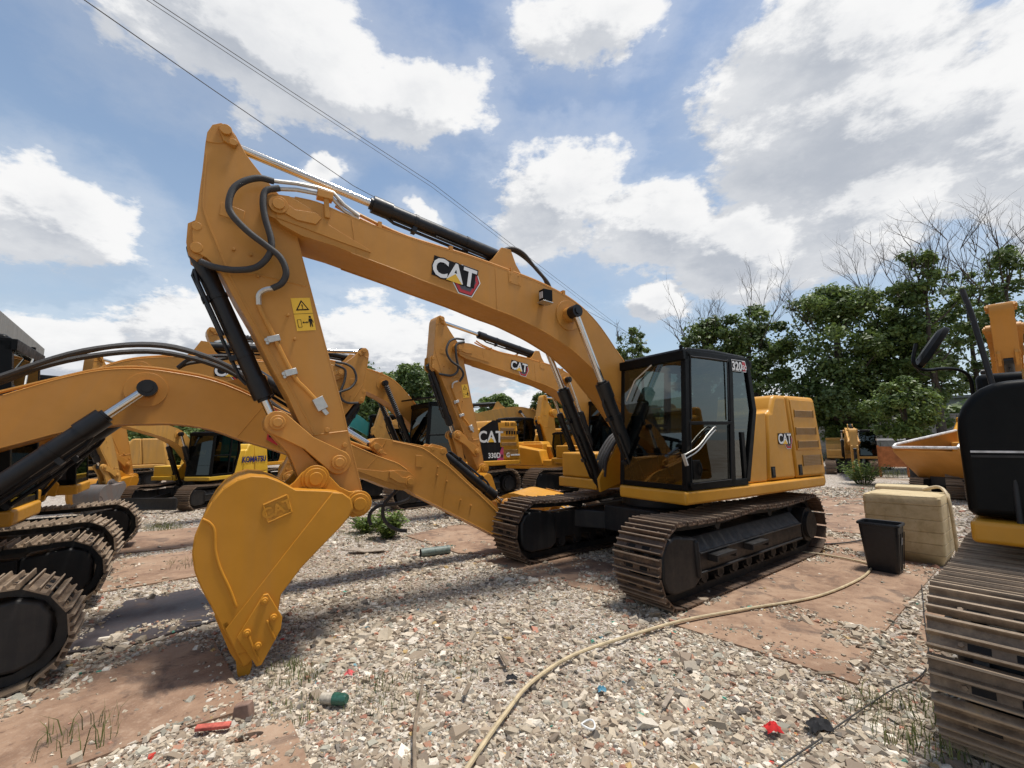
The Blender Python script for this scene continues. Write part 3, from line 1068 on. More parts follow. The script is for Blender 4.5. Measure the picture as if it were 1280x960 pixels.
    for sg in (-1, 1):
        wl.tube(smooth_path([(u, sg*.171, z) for u, z in ((6.19, 4.5), (6.19, 4.1), (6.17, 3.92), (6.05, 3.62), (5.95, 3.38), (5.80, 3.10), (5.55, 2.63), (5.40, 2.36), (5.25, 2.08), (5.17, 1.92))], 3), .011, 5)
        wl.tube([(u, sg*.171, z) for u, z in ((5.42, 3.92), (5.354, 3.68), (5.223, 3.228), (5.072, 2.708), (4.921, 2.202), (4.823, 1.812), (4.70, 1.35))], .008, 5)
        wl.tube([(u, sg*.174, z) for u, z in ((5.93, 3.40), (5.75, 3.42), (5.30, 3.38))], .009, 5)
        wl.tube([(u, sg*.174, z) for u, z in ((5.17, 1.90), (4.86, 1.94))], .009, 5)
        wl.tube(smooth_path([(u, sg*.174, z) for u, z in ((5.98, 4.72), (6.10, 4.64), (6.20, 4.62))], 4), .010, 5)
    wl.build('weld_seam', arm, so, smooth=True)
    if lod <= 1:
        for sg in ((1, -1) if lod else (1,)):
            if lod and sg != side:
                continue
            pp = [(5.60, sg*.24, 3.285), (5.66, sg*.235, 3.262), (5.705, sg*.22, 3.21), (5.70, sg*.205, 3.12), (5.595, sg*.205, 2.899), (5.375, sg*.205, 2.47), (5.27, sg*.205, 2.35), (5.13, sg*.205, 2.20)]
            MB().tube(smooth_path(pp, 3), .02, 8).build('steel_pipe', [arm], so, smooth=True)
            MB().tube(smooth_path([(5.58, sg*.245, 3.29)]+pp[1:4], 4), .024, 8).build('pipe_fitting', ZINC, so, smooth=True)
            cm = MB()
            for u, z in ((5.55, 2.81), (5.39, 2.50)):
                cm.seg((u+.06, sg*.20, z-.02), (u-.04, sg*.20, z+.015), .06, .06)
                cm.disc(u+.07, z-.02, sg*.18, sg*.22, .02, 8)
                cm.disc(u+.06, z-.05, sg*.18, sg*.22, .016, 8)
            cm.seg((5.16, sg*.20, 2.26), (5.10, sg*.20, 2.15), .07, .10)
            cm.seg((5.10, sg*.21, 2.15), (5.06, sg*.21, 2.10), .04, .04)
            cm.build('pipe_clamp', ZINC, so, bev=.004)
            # warning plate
            o_ = Vector((5.31, sg*.176, 3.09))
            ax, ay = Vector((-sg*.98, 0, sg*.18)), Vector((.2*1, 0, .98))
            ax = Vector((-sg*.975, 0, sg*.19))
            ay = Vector((.22, 0, .975))
            wm = MB()
            decal(wm, poly([(-.09, -.165), (.085, -.165), (.085, .165), (-.09, .165)]), o_, ax, ay, (0, sg, 0), .002, 0)
            decal(wm, poly([(-.065, .04), (.06, .04), (0, .145)]), o_, ax, ay, (0, sg, 0), .0035, 1)
            decal(wm, poly([(-.045, .052), (.042, .052), (0, .122)]), o_, ax, ay, (0, sg, 0), .005, 0)
            decal(wm, text2d('!', .06, .002), o_+ay*.078, ax, ay, (0, sg, 0), .0065, 1)
            decal(wm, poly([(-.09, .004), (.085, .004), (.085, .008), (-.09, .008)]), o_, ax, ay, (0, sg, 0), .0035, 1)
            decal(wm, poly([(-.072, -.13), (-.035, -.13), (-.035, -.05), (-.072, -.05)]), o_, ax, ay, (0, sg, 0), .0035, 1)
            decal(wm, poly([(-.067, -.125), (-.040, -.125), (-.040, -.055), (-.067, -.055)]), o_, ax, ay, (0, sg, 0), .005, 0)
            decal(wm, poly([(-.028, -.082), (-.013, -.07), (-.013, -.078), (.012, -.078), (.012, -.07), (.027, -.082), (.012, -.094), (.012, -.086), (-.013, -.086), (-.013, -.094)]), o_, ax, ay, (0, sg, 0), .0035, 1)
            decal(wm, poly([(.036, -.13), (.045, -.13), (.05, -.09), (.055, -.13), (.064, -.13), (.062, -.07), (.072, -.09), (.076, -.085), (.064, -.045), (.036, -.045), (.028, -.085), (.033, -.09), (.040, -.07)]), o_, ax, ay, (0, sg, 0), .0035, 1)
            decal(wm, poly([(.05+.012*math.cos(R(a)), -.03+.012*math.sin(R(a))) for a in range(0, 360, 40)]), o_, ax, ay, (0, sg, 0), .0035, 1)
            wm.build('warning_label', [GOLD, BLK_PRINT_HOLE], so)
    # ---------------- cylinders
    base = (.90*arm_s, 1.12*arm_s)
    cp = tr(Mb, CPIN)
    L0 = 1.95
    for v in (.43*arm_s, -.43*arm_s):
        A, B = Vector(base), Vector(cp)
        fr = min(.86, max(.45, 1.62/(B-A).length*1.0))
        cylinder(root, base, cp, v, .085, .045, fr, .085, boot=boot)
    cylinder(root, tr(Mb, (2.93, 4.25)), tr(Ms, (6.055, 4.76)), 0, .085, .045, .545 if not stick else .62, .085, boot=boot)
    lk = tr(Ms, (5.493, 2.017))
    cylinder(root, tr(Ms, (6.215, 3.60)), lk, 0, .078, .042, .845, .08, flip=-1)
    # ---------------- linkage
    k1 = link_bar(so, (5.493, 2.017), (4.939, 1.633), .225, .11, .115, .05, arm)
    bl = tr(Mk, (5.153, 1.491))
    link_bar(root, lk, bl, .145, .10, .12, .06, arm)
    # ---------------- bucket
    if has_bucket:
        mb = MB()
        W = .60
        for sg in (-1, 1):
            mb.prism(BSIDE, sg*W, sg*(W-.03))
        back = BSIDE[5:20]
        cen = (5.35, .95)
        n = len(back)
        vs = []
        for (u, z) in back:
            d = Vector((cen[0]-u, cen[1]-z)).normalized()
            for off in (.0, .03):
                for y in (-W+.02, W-.02):
                    vs.append((u+d.x*off, y, z+d.y*off))
        fs = []
        for i in range(n-1):
            a, b = i*4, i*4+4
            fs += [(a, a+1, b+1, b), (a+2, b+2, b+3, a+3), (a, b, b+2, a+2), (a+1, a+3, b+3, b+1)]
        mb.add(vs, fs)
        # top torque plate
        mb.prism([(5.36, 1.42), (5.30, 1.37), (4.98, 1.33), (4.90, 1.25), (4.88, 1.30), (4.97, 1.372), (5.118, 1.397)], -W+.02, W-.02)
        # wear rim on the curved edge
        for sg in (-1, 1):
            for q in range(8, 19):
                (u0, z0), (u1, z1) = BSIDE[q], BSIDE[q+1]
                mb.seg((u0, sg*(W-.05), z0), (u1, sg*(W-.05), z1), .012 if 0 else .09, .012)
        # lip
        mb.prism([(5.83, .44), (5.79, .46), (5.60, .13), (5.66, .09)], -W, W)
        bk = mb.build('bucket', bmat, root, bev=.006)
        bk.matrix_local = Mk
        ears = MB()
        EAR = [(5.40, 1.41), (5.33, 1.47), (5.27, 1.55), (5.19, 1.60), (5.10, 1.58), (5.02, 1.50), (4.93, 1.40), (4.84, 1.35), (4.73, 1.335), (4.66, 1.29), (4.63, 1.22), (4.66, 1.14), (4.72, 1.11), (4.80, 1.10), (4.92, 1.14), (5.0, 1.30)]
        for sg in (-1, 1):
            ears.prism(EAR, sg*.235, sg*.28)
            for c, r in (((5.153, 1.491), .10), (BPIN, .10)):
                pin(ears, c[0], c[1], sg*.28, sg, r)
                ears.disc(c[0], c[1], sg*.28, sg*.292, r*1.25, 22)
        ears.build('bucket_ear', bmat, bk, bev=.006)
        for sg in (-1, 1):
            rib = MB()
            # lower reinforcement plate with wave edge and the raised cutter
            rib.prism([(5.055, 1.385), (4.97, 1.372), (4.90, 1.315), (4.88, 1.235), (4.92, 1.15), (4.985, 1.075), (5.125, .94), (5.285, .78), (5.43, .585), (5.452, .38), (5.62, .20), (5.71, .20), (5.80, .40)], sg*W, sg*(W+.014))
            rib.tube(smooth_path([(u, sg*(W+.002), z) for u, z in ((6.0, 1.25), (5.95, 1.215), (5.915, 1.15), (5.90, 1.0), (5.86, .86), (5.79, .70), (5.735, .55))], 4), .012, 6)
            rib.build('side_reinforcement', bmat, bk, bev=.005)
            cut = MB()
            cut.prism([(5.555, .62), (5.52, .62), (5.41, .42), (5.415, .33), (5.54, .09), (5.575, .085), (5.60, .13), (5.72, .33)], sg*(W+.014), sg*(W+.04))
            for u, z in ((5.545, .575), (5.655, .36), (5.475, .435), (5.575, .245)):
                cut.disc(u, z, sg*(W+.04), sg*(W+.065), .028, 10)
                cut.disc(u, z, sg*(W+.04), sg*(W+.08), .016, 6)
            cut.tube([(5.52, sg*(W+.045), .42), (5.455, sg*(W+.045), .26)], .009, 6)
            cut.tube([(5.64, sg*(W+.045), .33), (5.60, sg*(W+.045), .22), (5.56, sg*(W+.045), .12)], .009, 6)
            cut.build('side_cutter', bmat, bk, bev=.006)
            if lod == 0:
                lg = MB()
                cx, cz = 5.483, 1.283
                dx, dz = Vector((-.93, 0, .37)), Vector((.37, 0, .93))
                O = Vector((cx, sg*W, cz))
                q = [(-.10, -.075), (.085, -.075), (.10, .075), (-.085, .075)]
                pts = [O+dx*a+dz*b for a, b in q]
                for i in range(4):
                    lg.tube([pts[i], pts[(i+1) % 4]], .010, 6)
                tv, tf = text2d('CAT', .12, .004)
                n0 = len(tv)
                lg.add([O+dx*x+dz*y+Vector((0, sg*.010, 0)) for x, y in tv], tf)
                lg.build('embossed_badge', bmat, bk)
        for i in range(5):
            y = -.5+i*.25
            tm = MB()
            ad = [(5.88, .50), (5.83, .53), (5.66, .20), (5.60, .13), (5.62, .075), (5.70, .10), (5.76, .20)]
            tm.prism(ad, y-.05, y+.05)
            tm.prism([(5.715, .12), (5.61, .13), (5.60, .07), (5.628, -.075), (5.65, -.08), (5.70, .02)], y-.042, y+.042)
            tm.disc(5.665, .09, y-.055, y+.055, .018, 8)
            tm.build('tooth', bmat, bk, bev=.005)
    if extras:
        extras(root, bo, so)
    if bend:
        for o in [bo]+list(bo.children):
            for v in o.data.vertices:
                f = min(1, max(0, (v.co.x-2.1)/1.2))
                f = f*f*(3-2*f)
                v.co = rotm((2.6, 3.5), bend*f) @ v.co
    return root, bo, so


def make_house(root, body, lod, cabm, logo, model, label):
    # deck skirt
    mb = MB()
    mb.prismz([(1.27, 1.42), (1.27, .34), (-.2, .30), (-.2, -.45), (.95, -.50), (.95, -1.36), (-2.30, -1.36), (-2.54, -1.0), (-2.60, 0), (-2.54, 1.0), (-2.30, 1.36), (-.1, 1.42)], 1.035, 1.195)
    mb.build('deck_skirt', body, root, bev=.03, seg=3)
    mb = MB()
    mb.box(-2.2, .55, -.34, .28, 1.0, 1.30)
    for sg in (-1, 1):
        mb.prism([(.15, 1.25), (.18, 1.85), (.35, 1.95), (.52, 1.85), (1.05, 1.22), (1.02, 1.02)], sg*.34, sg*.29)
    mb.build('boom_mount', body, root, bev=.01)
    # engine bay covers
    mb = MB()
    mb.prism([(-.15, 1.20), (-.49, 2.17), (-.73, 2.19), (-.63, 1.20)], .32, 1.35)
    mb.build('intake_panel', body, root, bev=.025, seg=3)
    if lod <= 1:
        sl = MB()
        for i in range(14):
            z = 1.28+i*.062
            u = -.15-(z-1.2)*.352
            sl.box(u+.012, u+.03, 1.05, 1.33, z, z+.03)
        sl.build('intake_slats', BLACK, root)
    def cover(name, P, y0, y1, parent, b=.055):
        m_ = MB()
        m_.prism(P, y0, y1)
        return m_.build(name, body, parent, bev=b, seg=3)
    p1 = cover('service_door', [(-.645, 1.20), (-.745, 2.19), (-.86, 2.20), (-.955, 2.40), (-1.02, 2.455), (-1.31, 2.46), (-1.43, 1.20)], .2, 1.355, root)
    p2 = cover('service_door', [(-1.445, 1.20), (-1.325, 2.46), (-2.19, 2.46), (-2.385, 1.20)], .2, 1.355, root)
    cover('service_door', [(-.20, 1.20), (-.40, 2.0), (-2.19, 2.30), (-2.385, 1.20)], -1.355, -.34, root)
    MB().box(-2.2, -.62, -.36, .22, 1.25, 2.34).build('engine_hood', body, root, bev=.04)
    cw = MB()
    P = [(-2.40, 1.34), (-2.24, 1.36), (-2.24, -1.36), (-2.40, -1.34), (-2.66, -.9), (-2.74, 0), (-2.66, .9)]
    cw.prismz(P, 1.03, 2.44)
    for i, v in enumerate(cw.v):
        if v[2] > 2:
            cw.v[i] = (v[0]*.93+(-2.2)*.0+ .02, v[1], v[2])
    cw.build('counterweight', body, root, bev=.07, seg=3)
    if lod <= 1:
        # raised centre panel and louvres
        rp = MB().prism([(-1.50, 1.62), (-1.40, 2.40), (-2.14, 2.40), (-2.27, 1.62)], 1.352, 1.368)
        rpo = rp.build('raised_panel', body, root, bev=.008)
        for (u0, u1, z0, z1) in ((-1.50, -2.08, 2.13, 2.24), (-1.50, -2.12, 1.86, 1.97), (-1.53, -2.16, 1.66, 1.765), (-1.66, -2.24, 1.38, 1.54)):
            y = 1.37 if z0 > 1.6 else 1.356
            vm = MB()
            vm.box(u1, u0, y-.004, y+.002, z0, z1, 0)
            k = 7 if lod == 0 else 4
            for i in range(k):
                z = z0+(z1-z0)*(i+.5)/k
                vm.add([(u1, y+.002, z-.004), (u0, y+.002, z-.004), (u0, y+.010, z-.002), (u1, y+.010, z-.002), (u1, y+.002, z+.006), (u0, y+.002, z+.006)], [(0, 3, 2, 1), (3, 4, 5, 2)], 0)
            for u in (u0, u1):
                vm.box(u-.006, u+.006, y, y+.010, z0-.004, z1+.004, 0)
            vm.build('louvre', LOUV if body is YEL else body, root)
        tv = MB()
        tv.box(-2.1, -1.45, .70, 1.16, 2.458, 2.466)
        tv.build('top_grille', LOUV if body is YEL else body, root)
        for u in (-.79, -1.56):
            lm = MB().box(u-.055, u+.055, 1.35, 1.361, 1.245, 1.405, 0).box(u-.035, u+.035, 1.361, 1.368, 1.28, 1.38, 1)
            lm.build('door_latch', [BLACK, FRAMEC], root, bev=.006)
    if logo:
        cat_logo('logo_decal', root, (-1.17, 1.356, 1.80), (-1, 0, 0), (0, 0, 1), (0, 1, 0), .175)
    # toolbox on the right
    mb = MB().box(.28, .93, -1.35, -.50, 1.20, 1.61)
    mb.build('toolbox', body, root, bev=.035, seg=3)
    MB().box(.9, 1.0, -1.36, -.42, 1.04, 1.20).build('toolbox_step', body, root, bev=.02)
    MB().box(-.2, .9, -1.35, -.45, 1.20, 1.50).build('side_box', body, root, bev=.03)
    if lod == 0:
        for y in (.27, .21, .15):
            MB().tube(smooth_path([(.2, y, 1.35), (.55, y, 1.55), (.75, y, 1.95), (.6, y, 2.35)], 5), .03, 8).build('hydraulic_hose', RUBBER, root, smooth=True)
        for y in (-.30, -.36, -.43, -.50):
            MB().tube(smooth_path([(-.1, y, 1.3), (.2, y, 1.75), (.5, y, 1.9), (.85, y, 1.55), (.93, y, 1.25)], 5), .028, 8).build('hydraulic_hose', RUBBER, root, smooth=True)
    # ---------------- cab
    cab = MB()
    A0, A1 = (1.238, 1.20), (1.115, 2.93)
    y0, y1 = .33, 1.415
    th = .07

    def side_frame(ya, yb):
        cab.prism([(1.238, 1.20), (1.112, 2.90), (1.02, 2.90), (1.125, 1.20)], ya, yb)                      # front pillar
        cab.prism([(.235, 1.22), (.105, 2.88), (.185, 2.88), (.335, 1.22)], ya, yb)                          # centre pillar
        cab.prism([(1.11, 2.84), (1.10, 2.93), (-.25, 2.93), (-.29, 2.84)], ya, yb)                        # roof rail
        cab.prism([(-.21, 2.93), (-.29, 2.93), (-.385, 2.20), (-.10, 1.24), (.0, 1.24), (-.29, 2.20)], ya, yb)  # rear pillar
        cab.prism([(1.20, 1.20), (1.19, 1.285), (-.05, 1.285), (-.05, 1.20)], ya, yb)                        # sill
        cab.prism([(1.12, 1.985), (1.12, 2.03), (.22, 2.04), (.22, 2.0)], ya+.01, yb+.004)
    side_frame(y1-th, y1)
    side_frame(y0, y0+th)
    for (a, b) in (((1.19, 1.20), (1.19, 1.27)), ((1.115, 2.80), (1.115, 2.92)), ((-.29, 2.80), (-.29, 2.90))):
        cab.box(a[0]-.06, a[0]+.035, y0, y1, a[1], b[1])
    cab.box(-.06, .02, y0+.01, y1-.01, 1.2, 1.9)
    cab.prism([(1.20, 1.62), (1.20, 1.635), (1.17, 1.635), (1.17, 1.62)], y0+.05, y1-.05)
    cabo = cab.build('cab_frame', cabm, root, bev=.022, seg=3)
    rf = MB()
    rf.prism([(1.10, 2.90), (1.06, 2.965), (.5, 2.985), (-.2, 2.965), (-.29, 2.90)], y0+.01, y1-.01)
    rf.build('cab_roof', cabm, root, bev=.03, seg=3)
    MB().prism([(1.17, 1.21), (-.02, 1.21), (-.25, 1.95), (1.12, 1.95)], y0+.005, y0+.025).build('cab_side_panel', FRAMEC, root)
    fl = MB().box(0, 1.15, y0+.03, y1-.03, 1.18, 1.215)
    fl.build('cab_floor', FRAMEC, root)
    GL = GLASS if body is YEL and 'large central' in label else GLASSM

    def pane(name, P, parent, mat):
        n = len(P)
        m_ = MB()
        m_.add(P, [tuple(range(n))])
        return m_.build(name, mat, parent)
    pane('windshield', [(1.225, y0+.04, 1.24), (1.225, y1-.04, 1.24), (1.11, y1-.04, 2.88), (1.11, y0+.04, 2.88)], root, GL)
    pane('door_window', [(1.09, y1-.02, 2.02), (.26, y1-.02, 2.02), (.17, y1-.02, 2.86), (1.03, y1-.02, 2.86)], root, GL)
    pane('door_panel', [(1.15, y1-.018, 1.27), (.32, y1-.018, 1.27), (.26, y1-.018, 2.01), (1.10, y1-.018, 2.01)], root, GLASSD)
    pane('quarter_window', [(.25, y1-.03, 1.27), (-.04, y1-.03, 1.27), (-.31, y1-.03, 2.2), (-.23, y1-.03, 2.86), (.12, y1-.03, 2.86)], root, GL)
    pane('right_window', [(1.14, y0+.03, 1.27), (-.04, y0+.03, 1.27), (-.30, y0+.03, 2.2), (-.23, y0+.03, 2.86), (1.04, y0+.03, 2.86)], root, GL)
    pane('rear_window', [(-.32, y0+.05, 1.95), (-.32, y1-.05, 1.95), (-.25, y1-.05, 2.84), (-.25, y0+.05, 2.84)], root, GL)
    if lod <= 1:
        seat = MB()
        seat.box(.15, .62, .62, 1.1, 1.62, 1.76)
        seat.prism([(.12, 1.72), (.22, 1.74), (.10, 2.42), (-.02, 2.42)], .62, 1.1)
        seat.prism([(-.02, 2.44), (.09, 2.44), (.06, 2.62), (-.03, 2.62)], .73, .99)
        seat.box(.2, .55, .68, 1.04, 1.2, 1.62)
        seat.build('seat', SEAT, root, bev=.04, seg=3)
        con = MB()
        for y in (.52, 1.14):
            con.box(.25, .72, y-.05, y+.07, 1.66, 1.84)
            con.tube([(.68, y+.01, 1.84), (.70, y+.01, 2.02)], .016, 8)
            con.tube([(.70, y+.01, 2.0), (.705, y+.01, 2.10)], .026, 8)
        for y in (.8, .92):
            con.tube([(1.0, y, 1.2), (.98, y, 1.75), (.9, y, 1.95)], .012, 6)
        con.box(1.0, 1.06, .42, .60, 1.95, 2.15)
        con.build('control_console', FRAMEC, root, bev=.01)
    if lod == 0:
        tr = MB()
        tr.tube(smooth_path([(1.075, y1+.004, 2.06), (1.02, y1+.004, 2.80), (.97, y1+.004, 2.845), (.30, y1+.004, 2.85), (.245, y1+.004, 2.80), (.29, y1+.004, 2.06)], 4), .010, 6)
        tr.tube([(1.10, y1+.003, 1.99), (1.14, y1+.003, 1.28), (.34, y1+.003, 1.29), (.27, y1+.003, 1.99)], .008, 6)
        tr.build('door_seal', FRAMEC, root, smooth=True)
        dh = MB().box(.98, 1.12, y1, y1+.02, 1.33, 1.56).tube([(1.0, y1+.03, 1.37), (1.0, y1+.05, 1.45), (1.0, y1+.03, 1.53)], .012, 6)
        dh.build('door_handle', BLACK, root, bev=.008)
        gr = MB()
        for d in (0, .045):
            gr.tube(smooth_path([(1.26-d*.3, y1+.02, 1.63-d), (1.05, y1+.05, 1.72-d), (.85, y1+.05, 1.86-d), (.68, y1+.04, 1.96-d), (.62, y1+.02, 1.96-d)], 5), .009, 8)
        gr.seg((1.27, y1+.0, 1.64), (1.25, y1+.03, 1.50), .04, .02)
        gr.build('grab_rail', ZINC, root, smooth=True)
        wp = MB()
        wp.tube([(1.15, y1-.50, 2.80), (1.18, y1-.78, 2.62), (1.2, y1-.93, 2.35)], .010, 6)
        wp.build('wiper', ZINC, root)
        MB().tube([(1.06, 1.32, 2.93), (1.06, 1.32, 3.0)], .022, 8).build('cab_beacon_mount', BLACK, root)
        lb = MB()
        O = Vector((-.03, y1+.001, 2.80))
        ax, ay, nn = (-1, 0, 0), (0, 0, 1), (0, 1, 0)
        decal(lb, poly([(-.17, -.075), (.16, -.075), (.18, 0), (.15, .085), (-.17, .085)]), O, ax, ay, nn, .003, 1)
        decal(lb, poly([(.02, -.065), (.15, -.065), (.168, 0), (.14, .07), (.02, .07)]), O, ax, ay, nn, .0042, 2)
        decal(lb, poly([(-.165, -.068), (.075, -.068), (.075, .078), (-.165, .078)]), O, ax, ay, nn, .0052, 0)
        decal(lb, text2d('320', .165, .006, .95), O+Vector((.05, 0, 0)), ax, ay, nn, .0065, 1)
        decal(lb, text2d('GC', .085, .003, .95), O+Vector((-.115, 0, -.01)), ax, ay, nn, .0065, 1)
        lb.build('model_badge', [BLK_PRINT_HOLE, WHITE, RED], root)
        # boots of rubber at cab corners
        MB().disc(1.16, 1.27, y1, y1+.02, .03, 12).build('cab_bolt', BLACK, root)


PAR = 'excavators parked across the yard'
# main machine
main, mboom, mstick = excavator('large central excavator, 320 GC on its black cab, bucket resting on the ground', (2.358, 7.221, 0), 238.06, 1.0, tracks=232.87, lod=0, group=PAR)


def left_extras(root, bo, so):
    for k, (d, v) in enumerate(((.0, -.05), (.07, -.16), (.13, .10))):
        h = [(.25, v, 2.3), (.8, v, 3.05), (1.3, v, 3.62+d), (1.9, v, 4.02+d), (2.6, v, 4.14+d*.6), (3.2, v, 4.06), (3.7, v, 4.06)]
        MB().tube(smooth_path(h, 6), .032, 8).build('hydraulic_hose', RUBBER, bo, smooth=True)
    q = MB()
    q.prism([(3.28, 4.0), (3.44, 4.0), (3.62, 3.60), (3.46, 3.60)], -.262, -.266, 0)
    q.prism([(3.46, 4.0), (4.40, 4.03), (4.40, 3.76), (3.64, 3.60)], -.262, -.265, 1)
    decal(q, text2d('CAT', .26, .008), (4.02, -.265, 3.86), (1, 0, .02), (-.02, 0, 1), (0, -1, 0), .003, 2)
    q.build('side_stripe', [RED, BLK_PRINT_HOLE, WHITE], bo)


left, lb_, ls_ = excavator('yellow excavator at the left edge whose low boom crosses behind the big bucket', (-5.80, 3.50, 0), 54.0, 1.0, arm_s=.872, under_s=.88, boom=-22.3, bend=-9.5, stick=109.5, bucket=40,
                           tracks=53, lod=0, trackm=TRACKP, side=-1, has_bucket=False, extras=left_extras, group=PAR)

cmach, cb_, cs_ = excavator('yellow excavator behind the central one with its boom arched and bucket curled in', (3.03, 14.5, 0), 231.7, 1.018, boom=-.8, stick=3.25, bucket=-67, tracks=232, lod=1, group=PAR)


def spring_sticker(root, bo, so):
    m = MB()
    m.prism([(6.12, 4.50), (5.88, 4.50), (5.88, 4.33), (6.12, 4.33)], .176, .179, 1)
    m.prism([(6.10, 4.45), (5.90, 4.45), (5.90, 4.34), (6.10, 4.34)], .179, .182, 0)
    m.build('notice_sheet', [GREEN, WHITE], so)
    # visor above the cab
    MB().prism([(1.45, 3.02), (.2, 3.20), (.2, 3.23), (1.45, 3.06)], .3, 1.45).build('cab_visor', BLACK, root)
    q = MB()
    q.prism([(-.62, 1.2), (-.70, 2.2), (-1.20, 2.47), (-1.52, 2.47), (-1.62, 1.75), (-1.35, 1.2)], 1.357, 1.366, 0)
    q.prism([(-1.35, 1.2), (-1.62, 1.75), (-1.62, 1.2)], 1.357, 1.364, 1)
    O = Vector((-1.12, 1.367, 1.95))
    decal(q, text2d('CAT', .50, .012), O, (-1, 0, 0), (0, 0, 1), (0, 1, 0), .003, 2)
    decal(q, poly([(-.13, -.17), (.13, -.17), (0, -.02)]), O, (-1, 0, 0), (0, 0, 1), (0, 1, 0), .006, 3)
    decal(q, text2d('330D', .22, .006), (-1.25, 1.367, 1.36), (-1, 0, 0), (0, 0, 1), (0, 1, 0), .003, 2)
    for i in range(9):
        if i != 3:
            q.box(-1.72-i*.06, -1.70-i*.06, 1.36, 1.375, 2.30, 2.42, 0)
    for i in range(5):
        q.box(-1.80-i*.11, -1.73-i*.11, 1.36, 1.375, 2.02, 2.14, 0)
    decal(q, text2d('G', .2, .006), (-1.80, 1.367, 1.36), (-1, 0, 0), (0, 0, 1), (0, 1, 0), .006, 2)
    q.box(-2.30, -1.92, 1.36, 1.372, 1.33, 1.38, 2)
    q.build('side_decal', [BLK_PRINT_HOLE, PINK, WHITE, GOLD], root)


dmach, _, _ = excavator('black cabbed excavator with ribbed rubber boots on its cylinders and a black side panel', (-2.42, 14.48, 0), 230.4, 1.0, boom=.1, stick=-23.6, bucket=-30, tracks=230, lod=1, boot=True,
                        logo=False, extras=spring_sticker, group=PAR)
emach, _, _ = excavator('yellow excavator behind the left one with a long straight boom pointing right', (-7.98, 6.40, 0), 54.5, 1.0, arm_s=.90, under_s=.90, boom=-4.8, logo_u=3.45, stick=-3, bucket=-40, tracks=56, lod=1, side=-1, trackm=TRACKP, has_bucket=False, group=PAR)


def right_extras(root, bo, so):
    # tall black rounded cowl on the right front corner over a yellow apron
    c = MB()
    P = [(-1.37, 1.215)]+[(-1.37+.30-.30*math.cos(R(a)), 2.22-.36+.36*math.sin(R(a))) for a in range(0, 91, 15)]+[(-.44, 2.24), (-.44, 1.215)]
    c.prismx(P, -.6, .86)
    c.build('cowl', BLACK, root, bev=.06, seg=5)
    t_ = MB()
    t_.box(.855, .872, -1.31, -.46, 1.655, 1.672, 0)
    t_.box(.855, .868, -1.31, -.46, 1.69, 1.705, 1)
    t_.build('cowl_trim', [FRAMEC, STEELB], root)
    MB().box(.86, .92, -.95, -.5, 1.80, 1.88).build('latch_bracket', YEL, root, bev=.01)
    MB().box(-.6, -.2, -1.3, -.45, 1.9, 2.38).build('engine_hood', BLACK, root, bev=.05)
    MB().tube([(.35, -.9, 2.2), (.35, -.9, 2.34)], .10, 14).build('filler_cap', YEL, root, smooth=True)


# ------------------------------------------------------------------ ground, plates, gravel
def make_ground():
    mb = MB()
    xs = [-400, -120, -40, -20, -10, 0, 10, 20, 40, 120, 400]
    n = len(xs)
    vs = [(x, y+20, 0) for y in xs for x in xs]
    fs = [(j*n+i, j*n+i+1, (j+1)*n+i+1, (j+1)*n+i) for j in range(n-1) for i in range(n-1)]
    mb.add(vs, fs)
    tag(mb.build('ground', GROUND), kind='structure')


make_ground()

PLATES = []


def plate(label, pts, z=.018, th=.03, mat=None, hole=None, tilt=None):
    mb = MB()
    if hole:
        # ring between outline and slot
        n = len(pts)
        m = len(hole)
        top = [(x, y, z) for x, y in pts]
        # build strip faces by matching angles about the slot centre
        cx, cy = sum(p[0] for p in hole)/m, sum(p[1] for p in hole)/m
        H = [(cx+.085*math.cos(2*math.pi*i/60)*math.cos(.5)-.04*math.sin(2*math.pi*i/60)*math.sin(.5),
              cy+.085*math.cos(2*math.pi*i/60)*math.sin(.5)+.04*math.sin(2*math.pi*i/60)*math.cos(.5)) for i in range(60)]
        O = []
        for hx_, hy_ in H:
            d = Vector((hx_-cx, hy_-cy)).normalized()
            best = 1e9
            for i in range(n):
                a, b = Vector(pts[i]), Vector(pts[(i+1) % n])
                e = b-a
                den = d.x*e.y-d.y*e.x
                if abs(den) < 1e-9:
                    continue
                w = a-Vector((cx, cy))
                t_ = (w.x*e.y-w.y*e.x)/den
                u_ = (w.x*d.y-w.y*d.x)/den
                if t_ > 0 and -1e-6 <= u_ <= 1+1e-6:
                    best = min(best, t_)
            O.append((cx+d.x*best, cy+d.y*best))
        k = 60
        vs = [(x, y, zz) for zz in (z, z-th) for x, y in O]+[(x, y, zz) for zz in (z, z-th) for x, y in H]
        fs = []
        for i in range(k):
            j = (i+1) % k
            fs += [(i, j, 2*k+j, 2*k+i), (k+i, 3*k+i, 3*k+j, k+j), (i, k+i, k+j, j), (2*k+i, 2*k+j, 3*k+j, 3*k+i)]
        mb.add(vs, fs)
    else:
        mb.prismz(pts, z-th, z)
    o = mb.build('steel_plate', mat or PLATE)
    tag(o, label, 'steel plate', 'steel plates laid on the gravel')
    PLATES.append((pts, z))
    return o


